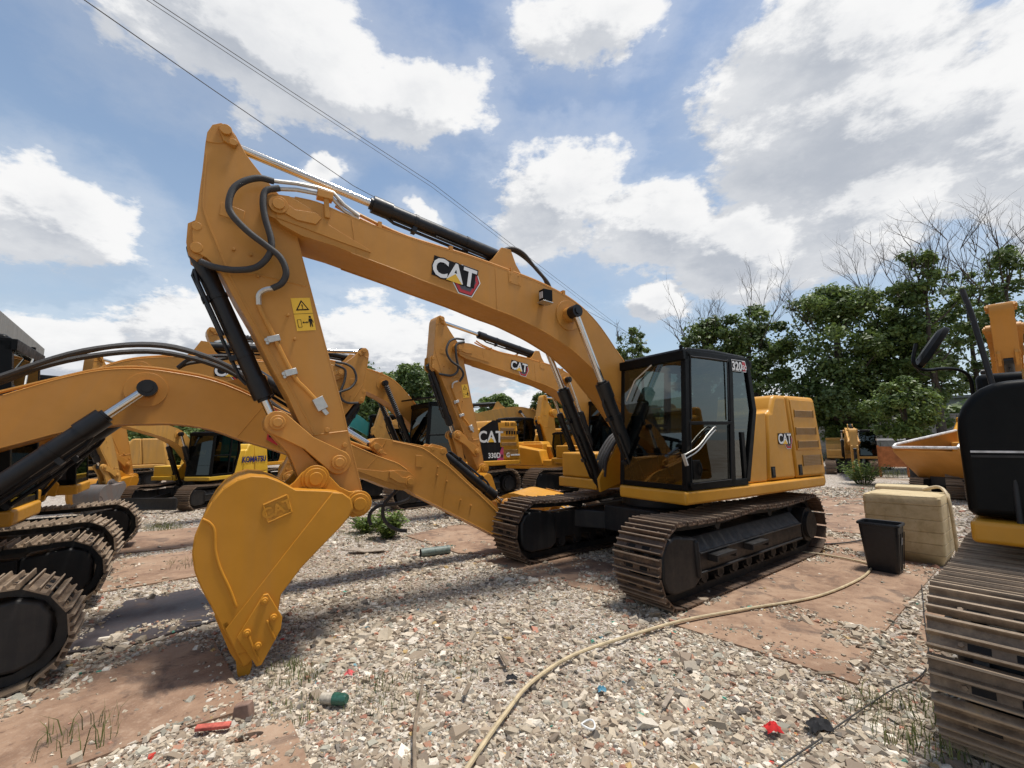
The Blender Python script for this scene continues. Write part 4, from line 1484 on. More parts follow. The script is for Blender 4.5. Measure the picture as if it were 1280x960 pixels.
plate('large rusty brown steel plate under the bucket teeth at lower left', [(-6.2, 1.6), (-5.2, 3.3), (-3.71, 4.0), (-3.57, 4.13), (-2.85, 4.43), (-2.01, 3.51), (-1.88, 3.28), (-2.34, 2.95), (-3.3, 2.0), (-4.6, 0.6)], .02)
plate('dark oily steel plate left of the bucket, partly under its edge', [(-4.05, 4.12), (-4.25, 4.75), (-4.55, 5.45), (-4.01, 5.89), (-3.05, 4.90), (-3.5, 4.31)], .022, mat=PLATED)
plate('rusty steel plate with an oblong lifting slot at the bottom edge', [(-2.6, 2.1), (-2.05, 2.78), (-1.95, 2.86), (-1.50, 3.17), (-1.18, 2.75), (-.95, 2.4), (-1.6, 1.8)], .05, .03, hole=[(-1.70, 2.90), (-1.58, 3.0)])
plate('rusty steel plate beyond the dark oily one, beside the left tracks', [(-5.25, 5.7), (-6.4, 7.3), (-5.5, 7.95), (-4.3, 6.5)], .02)
plate('farther rusty steel plate next to the tuft of grass', [(-6.75, 7.7), (-8.0, 9.5), (-6.7, 10.2), (-5.5, 8.35)], .02)
plate('brown steel plate under the right side of the central machine, crossed by the pale hose', [(1.55, 4.62), (2.04, 4.08), (2.52, 3.52), (3.45, 4.40), (5.75, 6.30), (6.7, 7.4), (5.2, 8.9)], .016)
plate('brown steel plate behind the plastic tank', [(5.6, 9.2), (7.3, 8.1), (11.2, 12.4), (9.2, 14.2)], .018)
plate('small corner of rusty plate against the right hand track', [(2.95, 3.62), (4.3, 4.9), (4.7, 4.4), (3.25, 3.12)], .018)
plate('rusty steel plate lying below the drooping stick in the middle', [(-2.1, 8.9), (-.97, 10.4), (.5, 8.6), (.2, 7.4), (-.9, 7.5)], .018)
plate('rusty steel plate beneath the front of the far track of the central machine', [(-.6, 7.0), (.35, 6.1), (1.3, 5.3), (2.0, 6.2), (.6, 7.6)], .014)


def inside(pts, X, Y):
    res = np.zeros(X.shape, bool)
    n = len(pts)
    for i in range(n):
        x0, y0 = pts[i]
        x1, y1 = pts[(i+1) % n]
        c = ((y0 > Y) != (y1 > Y)) & (X < (x1-x0)*(Y-y0)/(y1-y0+1e-12)+x0)
        res ^= c
    return res


def value_noise(X, Y, s, seed):
    r = np.random.RandomState(seed)
    g = r.rand(128, 128)
    x, y = X*s+40, Y*s+40
    i, j = np.floor(x).astype(int), np.floor(y).astype(int)
    fx, fy = x-i, y-j
    fx, fy = fx*fx*(3-2*fx), fy*fy*(3-2*fy)
    i, j = i % 127, j % 127
    return (g[i, j]*(1-fx)+g[i+1, j]*fx)*(1-fy)+(g[i, j+1]*(1-fx)+g[i+1, j+1]*fx)*fy


def stones(name, X, Y, Z, S, seed, pal):
    r = np.random.RandomState(seed)
    n = len(X)
    base = np.array([(-1, -1, -1), (1, -1, -1), (1, 1, -1), (-1, 1, -1), (-1, -1, 1), (1, -1, 1), (1, 1, 1), (-1, 1, 1)], float)*.5
    V = base[None]*(1+r.uniform(-.45, .45, (n, 8, 3)))
    V[:, 4:, :2] *= r.uniform(.4, .95, (n, 1, 1))
    asp = np.stack([r.uniform(.7, 1.6, n), r.uniform(.6, 1.1, n), r.uniform(.22, .58, n)], 1)
    V *= (asp*S[:, None])[:, None, :]
    # random tilt and turn
    a = r.uniform(0, 2*np.pi, n)
    tl = r.normal(0, .28, n)
    ct, st = np.cos(tl)[:, None], np.sin(tl)[:, None]
    x, y, z = V[..., 0], V[..., 1], V[..., 2]
    x, z = x*ct-z*st, x*st+z*ct
    ca, sa = np.cos(a)[:, None], np.sin(a)[:, None]
    x, y = x*ca-y*sa, x*sa+y*ca
    V = np.stack([x+X[:, None], y+Y[:, None], z+(Z+S*asp[:, 2]*.25)[:, None]], -1)
    quad = np.array([(0, 3, 2, 1), (4, 5, 6, 7), (0, 1, 5, 4), (1, 2, 6, 5), (2, 3, 7, 6), (3, 0, 4, 7)])
    F = (np.arange(n)[:, None, None]*8+quad[None]).reshape(-1)
    me = bpy.data.meshes.new(name)
    me.vertices.add(n*8)
    me.vertices.foreach_set('co', V.reshape(-1))
    me.loops.add(n*24)
    me.loops.foreach_set('vertex_index', F.astype(np.int32))
    me.polygons.add(n*6)
    me.polygons.foreach_set('loop_start', (np.arange(n*6)*4).astype(np.int32))
    me.update(calc_edges=True)
    me.polygons.foreach_set('use_smooth', [False]*(n*6))
    pal = np.array(pal)
    wts = pal[:, 3]/pal[:, 3].sum()
    ci = r.choice(len(pal), n, p=wts)
    C = pal[ci, :3]*r.uniform(.60, 1.18, (n, 1))*np.array([1.03, .985, .92])
    C = np.concatenate([np.clip(C, 0, 1), np.ones((n, 1))], 1)
    at = me.attributes.new('tone', 'FLOAT_COLOR', 'POINT')
    at.data.foreach_set('color', np.repeat(C, 8, 0).reshape(-1))
    me.materials.append(STONE)
    o = link(name, me)
    return o


PAL = [(.44, .385, .305, 32), (.55, .495, .415, 24), (.34, .28, .215, 22), (.68, .645, .58, 12), (.24, .195, .155, 13), (.36, .19, .13, 4), (.44, .21, .15, 1.4), (.13, .12, .11, 4), (.37, .37, .32, 7),
       (.05, .28, .22, .25), (.08, .25, .34, .12), (.48, .34, .15, .6), (.55, .04, .03, .12)]


def gravel():
    r = np.random.RandomState(3)
    N = 265000
    # density falls with distance: sample radius log-uniformly in view
    ang = r.uniform(R(-56), R(56), N)
    rad = 2.2*np.exp(r.uniform(0, 1, N)*np.log(20/2.2))
    X, Y = rad*np.sin(ang), rad*np.cos(ang)
    S = np.clip(r.lognormal(np.log(.0155), .45, N)*(.78+rad*.085), .006, .085)
    S *= .62+.85*value_noise(X, Y, 1.3, 5)**1.2+.25*(value_noise(X, Y, 5.0, 6) > .62)
    on = np.zeros(N, bool)
    Z = np.zeros(N)
    rim = np.zeros(N, bool)
    for pts, z in PLATES:
        q = inside(pts, X, Y)
        on |= q
        Z[q] = z
        cx, cy = sum(p[0] for p in pts)/len(pts), sum(p[1] for p in pts)/len(pts)
        sh = [(cx+(p[0]-cx)*.86, cy+(p[1]-cy)*.86) for p in pts]
        rim |= q & ~inside(sh, X, Y)
    patch = value_noise(X, Y, 1.1, 9)*.6+value_noise(X, Y, 4.0, 12)*.4
    keep = np.where(on, (r.rand(N) < np.clip((patch-.60)*5, 0, .8)) | (r.rand(N) < .012) | (rim & (r.rand(N) < np.clip((patch-.42)*2.2, .03, .5))), r.rand(N) < np.clip(1.6-(value_noise(X, Y, .3, 21)*1.4)+.2, .25, 1))
    keep &= (X > -12) & (Y > 1.2)
    X, Y, Z, S = X[keep], Y[keep], Z[keep], S[keep]
    o = stones('gravel', X, Y, Z, S, 4, PAL)
    tag(o, kind='stuff')
    # larger lumps near
    N = 2600
    X, Y = r.uniform(-3, 4.5, N), r.uniform(2.2, 6.5, N)
    S = r.uniform(.028, .058, N)
    k = np.ones(N, bool)
    for pts, z in PLATES:
        k &= ~inside(pts, X, Y)
    k &= r.rand(N) < np.where((X > -.2) & (Y < 4.5), .9, .3)
    o = stones('rubble_lumps', X[k], Y[k], np.zeros(k.sum())+.01, S[k], 8, PAL)
    tag(o, kind='stuff')


gravel()


# ------------------------------------------------------------------ right hand machine
rmach, _, _ = excavator('excavator cropped by the right edge with black rounded cowl, tall rail and dusty track', (4.99, 2.97, 0), 230, 1.0, boom=14, stick=40, bucket=0, tracks=230, lod=0, trackm=TRACKP,
                        extras=right_extras, group=PAR, side=1)
for o in list(rmach.children):
    if o.name.split('.')[0] in ('toolbox', 'toolbox_step', 'side_box'):
        bpy.data.objects.remove(o)
bpy.context.view_layer.update()


def into(root, name, mb, mats, smooth=True, bev=0.0):
    """a part given in world coordinates, stored in its thing's own frame"""
    inv = root.matrix_world.inverted()
    mb.v = [tuple(inv @ Vector(v)) for v in mb.v]
    return mb.build(name, mats, root, smooth=smooth, bev=bev)


m = MB()
m.tube(smooth_path([(3.74, 3.55, 3.02), (3.74, 3.50, 2.77), (3.72, 3.42, 2.29), (3.66, 3.30, 1.72), (3.585, 3.24, 1.05)], 3), .019, 10)
into(rmach, 'hand_rail', m, FRAMEC)
m = MB()
m.tube(smooth_path([(3.46, 3.72, 2.60), (3.40, 3.70, 2.46), (3.42, 3.70, 2.40), (3.50, 3.7, 2.37), (3.70, 3.75, 2.39), (3.87, 3.8, 2.385), (3.96, 3.8, 2.32), (3.99, 3.82, 2.15)], 5), .014, 8)
arm_ = into(rmach, 'mirror_arm', m, BLACK)
m = MB()
ax = Vector((.62, -.02, .78)).normalized()
nn = Vector((.70, -.45, -.55)).normalized()
nn = (nn-ax*nn.dot(ax)).normalized()
bb = ax.cross(nn)
cen = Vector((3.575, 3.70, 2.555))
ring = [(math.copysign(abs(math.cos(R(a)))**.6, math.cos(R(a)))*.205, math.copysign(abs(math.sin(R(a)))**.6, math.sin(R(a)))*.105) for a in range(0, 360, 15)]
lay = []
for sc_, h in ((.75, -.045), (1.0, -.02), (1.0, .015), (.9, .022)):
    lay.append([cen+ax*(x*sc_)+bb*(y*sc_)+nn*h for x, y in ring])
k = len(ring)
vs = [v for l in lay for v in l]
fs = [(i*k+j, i*k+(j+1) % k, (i+1)*k+(j+1) % k, (i+1)*k+j) for i in range(3) for j in range(k)]
m.add(vs, fs+[tuple(range(k-1, -1, -1))], 0)
m.add(lay[3], [tuple(range(k))], 1)
m.tube([(3.44, 3.70, 2.46), (3.50, 3.70, 2.46), cen], .012, 6, 0)
into(rmach, 'side_mirror', m, [BLACK, CHROME])

# ------------------------------------------------------------------ other machines at the back
excavator('narrow machine end-on behind the right hand one, its yellow boom pointing at the camera', (14.9, 13.2, 0), 228.0, 1.0, boom=0, stick=-28, bucket=-60, lod=2, logo=False, group=PAR, has_bucket=False)


def komatsu(root, bo, so):
    q = MB()
    decal(q, text2d('KOMATSU', .34, .014), (-1.35, 1.375, 1.78), (-1, 0, 0), (0, 0, 1), (0, 1, 0), .004, 0)
    q.build('side_lettering', [NAVY], root)
    b = MB()
    b.prism([(2.55, .12), (2.62, .15), (2.58, .35), (2.62, .55), (2.55, .55), (2.5, .35)], -1.3, 1.3)
    for v in (-.45, .45):
        b.seg((1.0, v, .5), (2.52, v, .32), .10, .14)
    b.build('dozer_blade', FRAMEC, root, bev=.01)


excavator('small yellow excavator with KOMATSU lettering on its side and a dozer blade', (-9.75, 14.1, 0), 186, .74, arm_s=.8, boom=2, stick=-4, bucket=-15, lod=2, logo=False, body=YEL_LEMON, arm=YEL_OLD, bmat=GREYB, extras=komatsu, group=PAR)
excavator('faded orange excavator half hidden behind the tracks at the left', (-17.0, 18.6, 0), 228, .85, boom=2, stick=6, bucket=-20, lod=2, logo=False, body=YEL_OLD, arm=YEL_OLD, bmat=GREYB, group=PAR)
excavator('teal excavator seen through the gap under the ribbed boom', (-5.3, 20.0, 0), 250, 1.0, boom=-14, stick=20, bucket=0, lod=2, logo=False, body=TEAL, arm=TEAL, group=PAR)
excavator('compact yellow excavator with its cab window open to view, right of the CAT side panel', (1.7, 17.6, 0), 118, .72, boom=-8, stick=24, bucket=0, lod=2, side=-1, logo=False, body=YEL, arm=YEL, group=PAR)
excavator('compact yellow excavator farther back with a short bent boom', (3.7, 20.5, 0), 120, .74, boom=-12, stick=20, bucket=0, lod=2, side=-1, logo=False, body=YEL_OLD, arm=YEL, group=PAR)
excavator('old yellow excavator with boom laid low above the black side panel', (3.2, 25.5, 0), 262, 1.15, boom=-17, stick=40, bucket=0, lod=2, logo=False, body=YEL_OLD, arm=YEL_OLD, group=PAR)
excavator('yellow excavator with raised lattice-like boom at the back of the row', (-1.2, 27.5, 0), 100, 1.1, boom=-10, stick=12, bucket=0, lod=2, side=-1, logo=False, body=YEL_OLD, arm=YEL_OLD, group=PAR)
excavator('small yellow excavator just beyond the rear of the central machine', (17.0, 22.6, 0), 215, .72, boom=-20, stick=30, bucket=0, lod=2, logo=False, body=YEL_OLD, arm=YEL_OLD, group=PAR)

excavator('yellow excavator whose raised stick shows between the black cabs at the left', (-10.6, 17.9, 0), 190, .95, boom=-3, stick=4, bucket=-20, lod=2, logo=False, body=YEL, arm=YEL_ARM, group=PAR, cabm=BLACK)
excavator('yellow excavator squeezed between the compact ones and the CAT side panel', (.1, 20.8, 0), 244, .95, boom=-15, stick=30, bucket=0, lod=2, logo=False, body=YEL, arm=YEL_OLD, group=PAR)
excavator('yellow excavator far back behind the boom cylinders of the central one', (6.4, 22.5, 0), 238, .95, boom=-10, stick=20, bucket=0, lod=2, logo=False, body=YEL, arm=YEL, group=PAR)

# crawler dumper
t = empty('crawler_dumper', (12.95, 13.0, 0), R(194), .8)
tag(t, 'yellow crawler dumper with wedge shaped tipping body behind the plastic tank', 'dumper')
b = MB()
P = [(1.75, 1.80), (1.60, 1.92), (-1.6, 2.42), (-1.6, .95), (.35, .62), (.62, .72), (1.70, 1.66)]
for y in (-1.0, 1.0):
    b.prism(P, y-.03, y+.03)
b.prism([(1.72, 1.74), (1.70, 1.66), (.62, .72), (.35, .62), (-1.6, .95), (-1.6, 1.0), (.35, .67), (.60, .78), (1.66, 1.72)], -1.0, 1.0)
b.build('tipping_body', YEL_ARM, t, bev=.02)
r_ = MB()
for y in (-1.0, 1.0):
    r_.tube([(1.72, y, 1.85), (1.60, y, 1.95), (-1.6, y, 2.45)], .055, 8)
r_.tube([(1.72, -1.0, 1.85), (1.72, 1.0, 1.85)], .05, 8)
r_.build('body_rim', STEELB, t, smooth=True)
MB().box(-1.9, .7, -.6, .6, .45, .8).build('chassis', FRAMEC, t, bev=.03)
for side_ in (-1, 1):
    loop = []
    for i in range(44):
        s_ = i/44*2
        if s_ < 1:
            a = None
        ang_ = 2*math.pi*i/44
        u_ = 1.2*max(-1, min(1, 1.6*math.cos(ang_)))+.33*math.cos(ang_)
        loop.append((-.5+u_, .36+.33*max(-1, min(1, 1.8*math.sin(ang_)))))
    tb = MB()
    tb.prism(loop, side_*.62, side_*1.08, 0)
    for (u_, z_) in loop[::1]:
        d_ = Vector((u_+.5, 0, (z_-.36)*2)).normalized()
        tb.seg((u_, side_*.62, z_), (u_, side_*1.09, z_), .05, .05, 1)
    tb.build('crawler_track', [FRAME, TRACK], t)

t = empty('digging_bucket', (.42, 9.2, 0), R(-22))
tag(t, 'clean yellow bucket lying behind the far track of the central machine', 'bucket')
m = MB()
prof = [(-.66+.0, .10)]+[(-.22+.46*math.cos(R(a)), .36+.46*math.sin(R(a))) for a in range(200, 60, -14)]+[(.45, .70), (.58, .62)]
side_p = prof+[(.25, .28), (-.3, .02)]
for y in (-.60, .60):
    m.prism(side_p, y-.02, y+.02)
vs = [(u, y, z-o_) for u, z in prof for o_ in (0, .03) for y in (-.59, .59)]
m.add(vs, [f for i in range(len(prof)-1) for f in ((i*4, i*4+1, i*4+5, i*4+4), (i*4+2, i*4+6, i*4+7, i*4+3))])
m.build('bucket_shell', YEL, t, smooth=True)
for y in (-.63, .63):
    MB().prism([(.05, .80), (.35, .74), (.42, .55), (.15, .50)], y-.012, y+.012).build('side_cutter', YEL_ARM, t, bev=.006)
for i in range(5):
    y = -.48+i*.24
    MB().prism([(.46, .70), (.48, .60), (.78, .56), (.62, .66)], y-.04, y+.04).build('tooth', YEL, t, bev=.005)

# ------------------------------------------------------------------ plastic tank, bin, hoses
def rrect(w, d, r, n=5):
    out = []
    for cx_, cy_, a0 in ((w/2-r, d/2-r, 0), (-w/2+r, d/2-r, 90), (-w/2+r, -d/2+r, 180), (w/2-r, -d/2+r, 270)):
        for i in range(n+1):
            a = R(a0+90*i/n)
            out.append((cx_+r*math.cos(a), cy_+r*math.sin(a)))
    return out


def loft(mb, rings, m=0, cap0=True, cap1=True):
    k = len(rings[0])
    vs = [v for rg in rings for v in rg]
    fs = [(i*k+j, i*k+(j+1) % k, (i+1)*k+(j+1) % k, (i+1)*k+j) for i in range(len(rings)-1) for j in range(k)]
    if cap0:
        fs.append(tuple(range(k-1, -1, -1)))
    if cap1:
        fs.append(tuple(range((len(rings)-1)*k, len(rings)*k)))
    return mb.add(vs, fs, m)


t = empty('water_tank', (6.03, 6.98, 0), R(-51), 1.06)
tag(t, 'stained cream plastic tank with horizontal ridges behind the black bin', 'tank')
m = MB()
rings = []
H_ = [0, .02, .05, .138, .145, .152, .278, .285, .292, .428, .435, .442, .588, .595, .602, .768, .775, .782, .87, .885, .892]
for z_ in H_:
    g_ = -.016 if any(abs(z_-q) < .006 for q in (.145, .285, .435, .595, .775)) else 0
    bul = .010*math.sin(math.pi*min(1, z_/.9))
    w_ = .82+bul+g_-(.10*max(0, .12-z_)/.12)
    if z_ > .88:
        w_ -= .02
    rings.append([(x*(1+(z_-.45)*.06), y, z_+(.018*x if z_ > .7 else 0)) for x, y in rrect(w_, w_, .045)])
loft(m, rings)
m.build('tank_body', TANKM, t, smooth=True)
m = MB()
loft(m, [[(x*s_, y*s_, z_) for x, y in rrect(.70, .70, .05)] for s_, z_ in ((1, .893), (.98, .900), (.6, .906), (.1, .908))])
m.build('tank_top', TANKM, t, smooth=True)
m = MB()
m.tube(smooth_path([(.15, .30, .93), (.33, .28, .98), (.43, .1, .86), (.46, .02, .5), (.47, -.02, .05)], 6), .022, 8)
o = into(t, 'x', MB().box(0, .001, 0, .001, 0, .001), TANKM) if False else m.build('outlet_hose', HOSEP, t, smooth=True)
t = empty('plastic_crate', (6.95, 8.1, 0), R(-40))
tag(t, 'pale plastic slab standing just behind the stained tank', 'crate')
m = MB()
loft(m, [[(x, y, z_) for x, y in rrect(.74, .5, .05)] for z_ in (0, .78, .92)]+[[(x*.95, y*.95, .94) for x, y in rrect(.74, .5, .05)]])
m.build('crate_body', TANKM, t, smooth=True)
MB().box(-.37, .37, -.265, -.25, .80, .84).build('crate_band', TANKM, t, bev=.004)

t = empty('waste_bin', (5.03, 6.28, .018), R(-52))
tag(t, 'black tapered plastic waste bin with a rolled rim in front of the tank', 'waste bin')
m = MB()
outer = lambda w, d, z_, r_=.05: [(x, y, z_) for x, y in rrect(w, d, r_)]
loft(m, [outer(.34, .25, 0), outer(.345, .255, .01), outer(.43, .32, .55), outer(.435, .325, .60), outer(.47, .36, .605), outer(.475, .365, .625), outer(.46, .35, .64), outer(.425, .315, .635), outer(.42, .31, .60), outer(.33, .24, .03)], cap1=True)
m.build('bin_body', BINP, t, smooth=True)
m = MB()
for i in range(4):
    y_ = -.12+i*.08
    m.seg((.175, y_, .03), (.215, y_*1.2, .52), .006, .01)
m.build('bin_ribs', BINP, t)
m = MB()
O = Vector((.213, -.02, .42))
decal(m, poly([(-.035, -.05), (.03, -.055), (.04, .03), (0, .05), (-.03, .02)]), O, (0, 1, 0), (.08, 0, 1), (1, 0, 0), .003, 0)
m.build('bin_emblem', plain('grey_print', (.25, .25, .26)), t)


def hose(pts, r, mat, label, cat='hose'):
    o = MB().tube(smooth_path(pts, 8), r, 8).build('garden_hose', mat, None, smooth=True)
    tag(o, label, cat)


hose([(-.42, 2.3, .04), (-.25, 2.73, .045), (-.08, 3.13, .05), (.12, 3.53, .05), (.50, 3.95, .05), (1.15, 4.35, .05), (1.71, 4.65, .045), (2.5, 4.94, .04), (3.39, 5.26, .035), (4.25, 5.79, .035), (4.79, 6.24, .035), (5.0, 6.55, .035), (4.75, 7.0, .04), (4.5, 7.25, .04), (4.7, 7.7, .04)], .0145, HOSEP,
     'long cream hose curving over the gravel and plates to the black bin')
hose([(4.3, 7.9, .04), (4.9, 7.7, .04), (5.5, 7.75, .04), (5.9, 7.9, .04), (6.3, 8.1, .04)], .012, RUBBER, 'thin dark hose lying behind the black bin', 'hose')
hose([(.55, 1.6, .05), (1.1, 2.4, .05), (1.9, 2.95, .03), (2.6, 3.35, .045), (3.2, 3.7, .04), (4.1, 4.7, .04), (4.9, 5.6, .04)], .0045, RUBBER, 'black cable along the plate edge by the right hand track', 'cable')

# ------------------------------------------------------------------ litter
def crumple(name, c, sx, sy, h, mat, label, cat, seed):
    r = random.Random(seed)
    m = MB()
    n = 9
    vs = []
    for j in range(n):
        for i in range(n):
            x, y = i/(n-1)*2-1, j/(n-1)*2-1
            k = 1-.25*r.random()
            f = max(0, 1-(x*x+y*y)*.6)
            vs.append((c[0]+x*sx*k, c[1]+y*sy*k, c[2]+f*h*(.45+r.random()*.8)))
    m.add(vs, [(j*n+i, j*n+i+1, (j+1)*n+i+1, (j+1)*n+i) for j in range(n-1) for i in range(n-1)])
    tag(m.build(name, mat, None, smooth=True), label, cat)


crumple('red_rag', (1.58, 2.98, .035), .055, .04, .045, CLOTHR, 'crumpled bright red rag on the gravel near the bottom edge', 'rag', 1)
crumple('black_rag', (1.88, 3.0, .03), .085, .055, .055, CLOTHK, 'crumpled black plastic rag beside the red one', 'rag', 2)
crumple('dark_rag', (-.03, 3.62, .03), .05, .03, .03, CLOTHK, 'small black scrap of cloth left of the hose', 'rag', 3)
crumple('blue_scrap', (.62, 3.45, .03), .035, .03, .03, plain('blue_scrap_mat', (.10, .30, .42)), 'small pale blue plastic scrap on the gravel', 'scrap', 4)
crumple('pink_flower', (-1.30, 3.72, .03), .035, .03, .03, plain('coral_scrap_mat', (.62, .12, .12)), 'small coral red scrap on the gravel above the green bottle', 'scrap', 5)
t = empty('broken_bottle', (-1.27, 3.34, .05), R(-12))
tag(t, 'broken green bottle end with a pale paper sleeve on the gravel', 'bottle')
MB().tube([(-.09, 0, 0), (0, 0, .004)], .036, 14).build('paper_sleeve', BOTW, t, smooth=True)
MB().tube([(0, 0, .004), (.03, 0, .006), (.05, 0, .006), (.07, 0, .008), (.10, 0, .01)], [.039, .040, .036, .040, .028], 14).build('bottle_end', BOTG, t, smooth=True)
t = empty('pipe_offcut', (-1.27, 7.42, .075), R(27))
tag(t, 'short grey green pipe offcut on the gravel in the middle', 'pipe')
m = MB()
m.tube([(-.24, 0, 0), (.24, 0, 0)], .062, 20, 0, False)
m.tube([(-.24, 0, 0), (.24, 0, 0)], .052, 20, 1, False)
m.tube([(.2, 0, 0), (.225, 0, 0)], .066, 20, 0)
m.tube([(-.235, 0, 0), (-.23, 0, 0)], .05, 20, 1)  # black lining and disc paint the shade inside the bore
m.build('pipe_wall', [PIPEG, BLK_PRINT_HOLE], t, smooth=True)
m = MB()
n = 10
vs = []
for i in range(n+1):
    for y in (-.10, .10):
        x = -.30+.60*i/n
        z = .03+.12*max(0, (-x-.02))**.8*(1 if x < 0 else 0)+.05*max(0, x)
        vs.append((-2.45+x, 7.65+y+x*.1, z))
m.add(vs, [(2*i, 2*i+1, 2*i+3, 2*i+2) for i in range(n)])
o = m.build('curled_board', CARD, None, smooth=True)
sm_ = o.modifiers.new('thickness', 'SOLIDIFY')
sm_.thickness = .012
tag(o, 'curled weathered board on the gravel right of the bucket', 'board')
tag(MB().tube(smooth_path([(-.68, 3.50, .09), (-.66, 3.3, .07), (-.63, 3.0, .06), (-.57, 2.72, .05), (-.5, 2.4, .05)], 4), [.010]*6+[.012]*11, 7).build('thin_stick', WOOD, None, smooth=True), 'thin grey stick lying upright in view at the bottom centre', 'stick')
o = MB().box(-.10, .10, -.022, .022, 0, .025).build('tile_fragment', BRICKM, None, bev=.006)
o.location = (-1.93, 3.07, .03)
o.rotation_euler = (.05, .03, R(12))
tag(o, 'coral red tile fragment between the plates at lower left', 'tile')
o = MB().prism([(-.06, 0), (-.05, .09), (.05, .11), (.07, 0)], -.03, .03).build('stone_block', plain('brown_block', (.25, .16, .12)), None, bev=.01)
o.location = (-1.83, 3.22, .0)
tag(o, 'brown stone block at the corner of the slotted plate', 'stone')
r = random.Random(11)
woods = [(-.35, 3.45, 'weathered wood splinter near the lone stick'), (2.0, 3.15, 'flat wooden offcut near the black rag'), (1.05, 3.3, 'pale wood splinter in the middle of the rubble'), (2.35, 3.6, 'grey wooden slat by the corner of the right plate'),
         (-.1, 3.9, 'short dark twig left of the hose'), (-3.25, 4.75, 'flat splinter of wood on the dark plate')]
for x, y, lb in woods:
    L_ = r.uniform(.06, .13)
    o = MB().prism([(-L_, 0), (-L_*.9, .012), (L_*.8, .015), (L_, .003)], -.015, .015).build('wood_scrap', WOOD if x != 1.05 else CARD, None, bev=.003)
    o.location = (x, y, .045)
    o.rotation_euler = (r.uniform(-.15, .15), r.uniform(-.1, .1), r.uniform(0, 3))
    tag(o, lb, 'wood scrap', 'wood scraps on the gravel')
# white plastic ring
m = MB()
m.tube([(.45+.042*math.cos(R(a)), 3.02+.042*math.sin(R(a)), .055+.008*math.sin(R(a*2))) for a in range(0, 361, 20)], .006, 6)
tag(m.build('plastic_ring', WHITE, None, smooth=True), 'small white plastic ring on the rubble near the hose', 'ring')


# ------------------------------------------------------------------ plants
def leafcloud(name, P, N, S, mat, parent=None, seed=0, tone=None):
    """P centres (n,3), N normals, S sizes: small folded leaf faces"""
    r = np.random.RandomState(seed)
    n = len(P)
    N = N/np.maximum(1e-6, np.linalg.norm(N, axis=1, keepdims=True))
    a = r.normal(size=(n, 3))
    A = np.cross(N, a)
    A /= np.maximum(1e-6, np.linalg.norm(A, axis=1, keepdims=True))
    B = np.cross(N, A)
    s = S[:, None]
    v0 = P-A*s*.5
    v1 = P+B*s*.28+N*s*.06
    v2 = P+A*s*.5
    v3 = P-B*s*.28+N*s*.06
    V = np.stack([v0, v1, v2, v3], 1).reshape(-1, 3)
    me = bpy.data.meshes.new(name)
    me.vertices.add(n*4)
    me.vertices.foreach_set('co', V.reshape(-1))
    me.loops.add(n*4)
    me.loops.foreach_set('vertex_index', np.arange(n*4, dtype=np.int32))
    me.polygons.add(n)
    me.polygons.foreach_set('loop_start', (np.arange(n)*4).astype(np.int32))
    me.update(calc_edges=True)
    t_ = r.rand(n) if tone is None else np.clip(tone+r.uniform(-.2, .2, n), 0, 1)
    C = np.stack([t_, t_, t_, np.ones(n)], 1)
    at = me.attributes.new('tone', 'FLOAT_COLOR', 'POINT')
    at.data.foreach_set('color', np.repeat(C, 4, 0).reshape(-1))
    me.materials.append(mat)
    return link(name, me, parent)


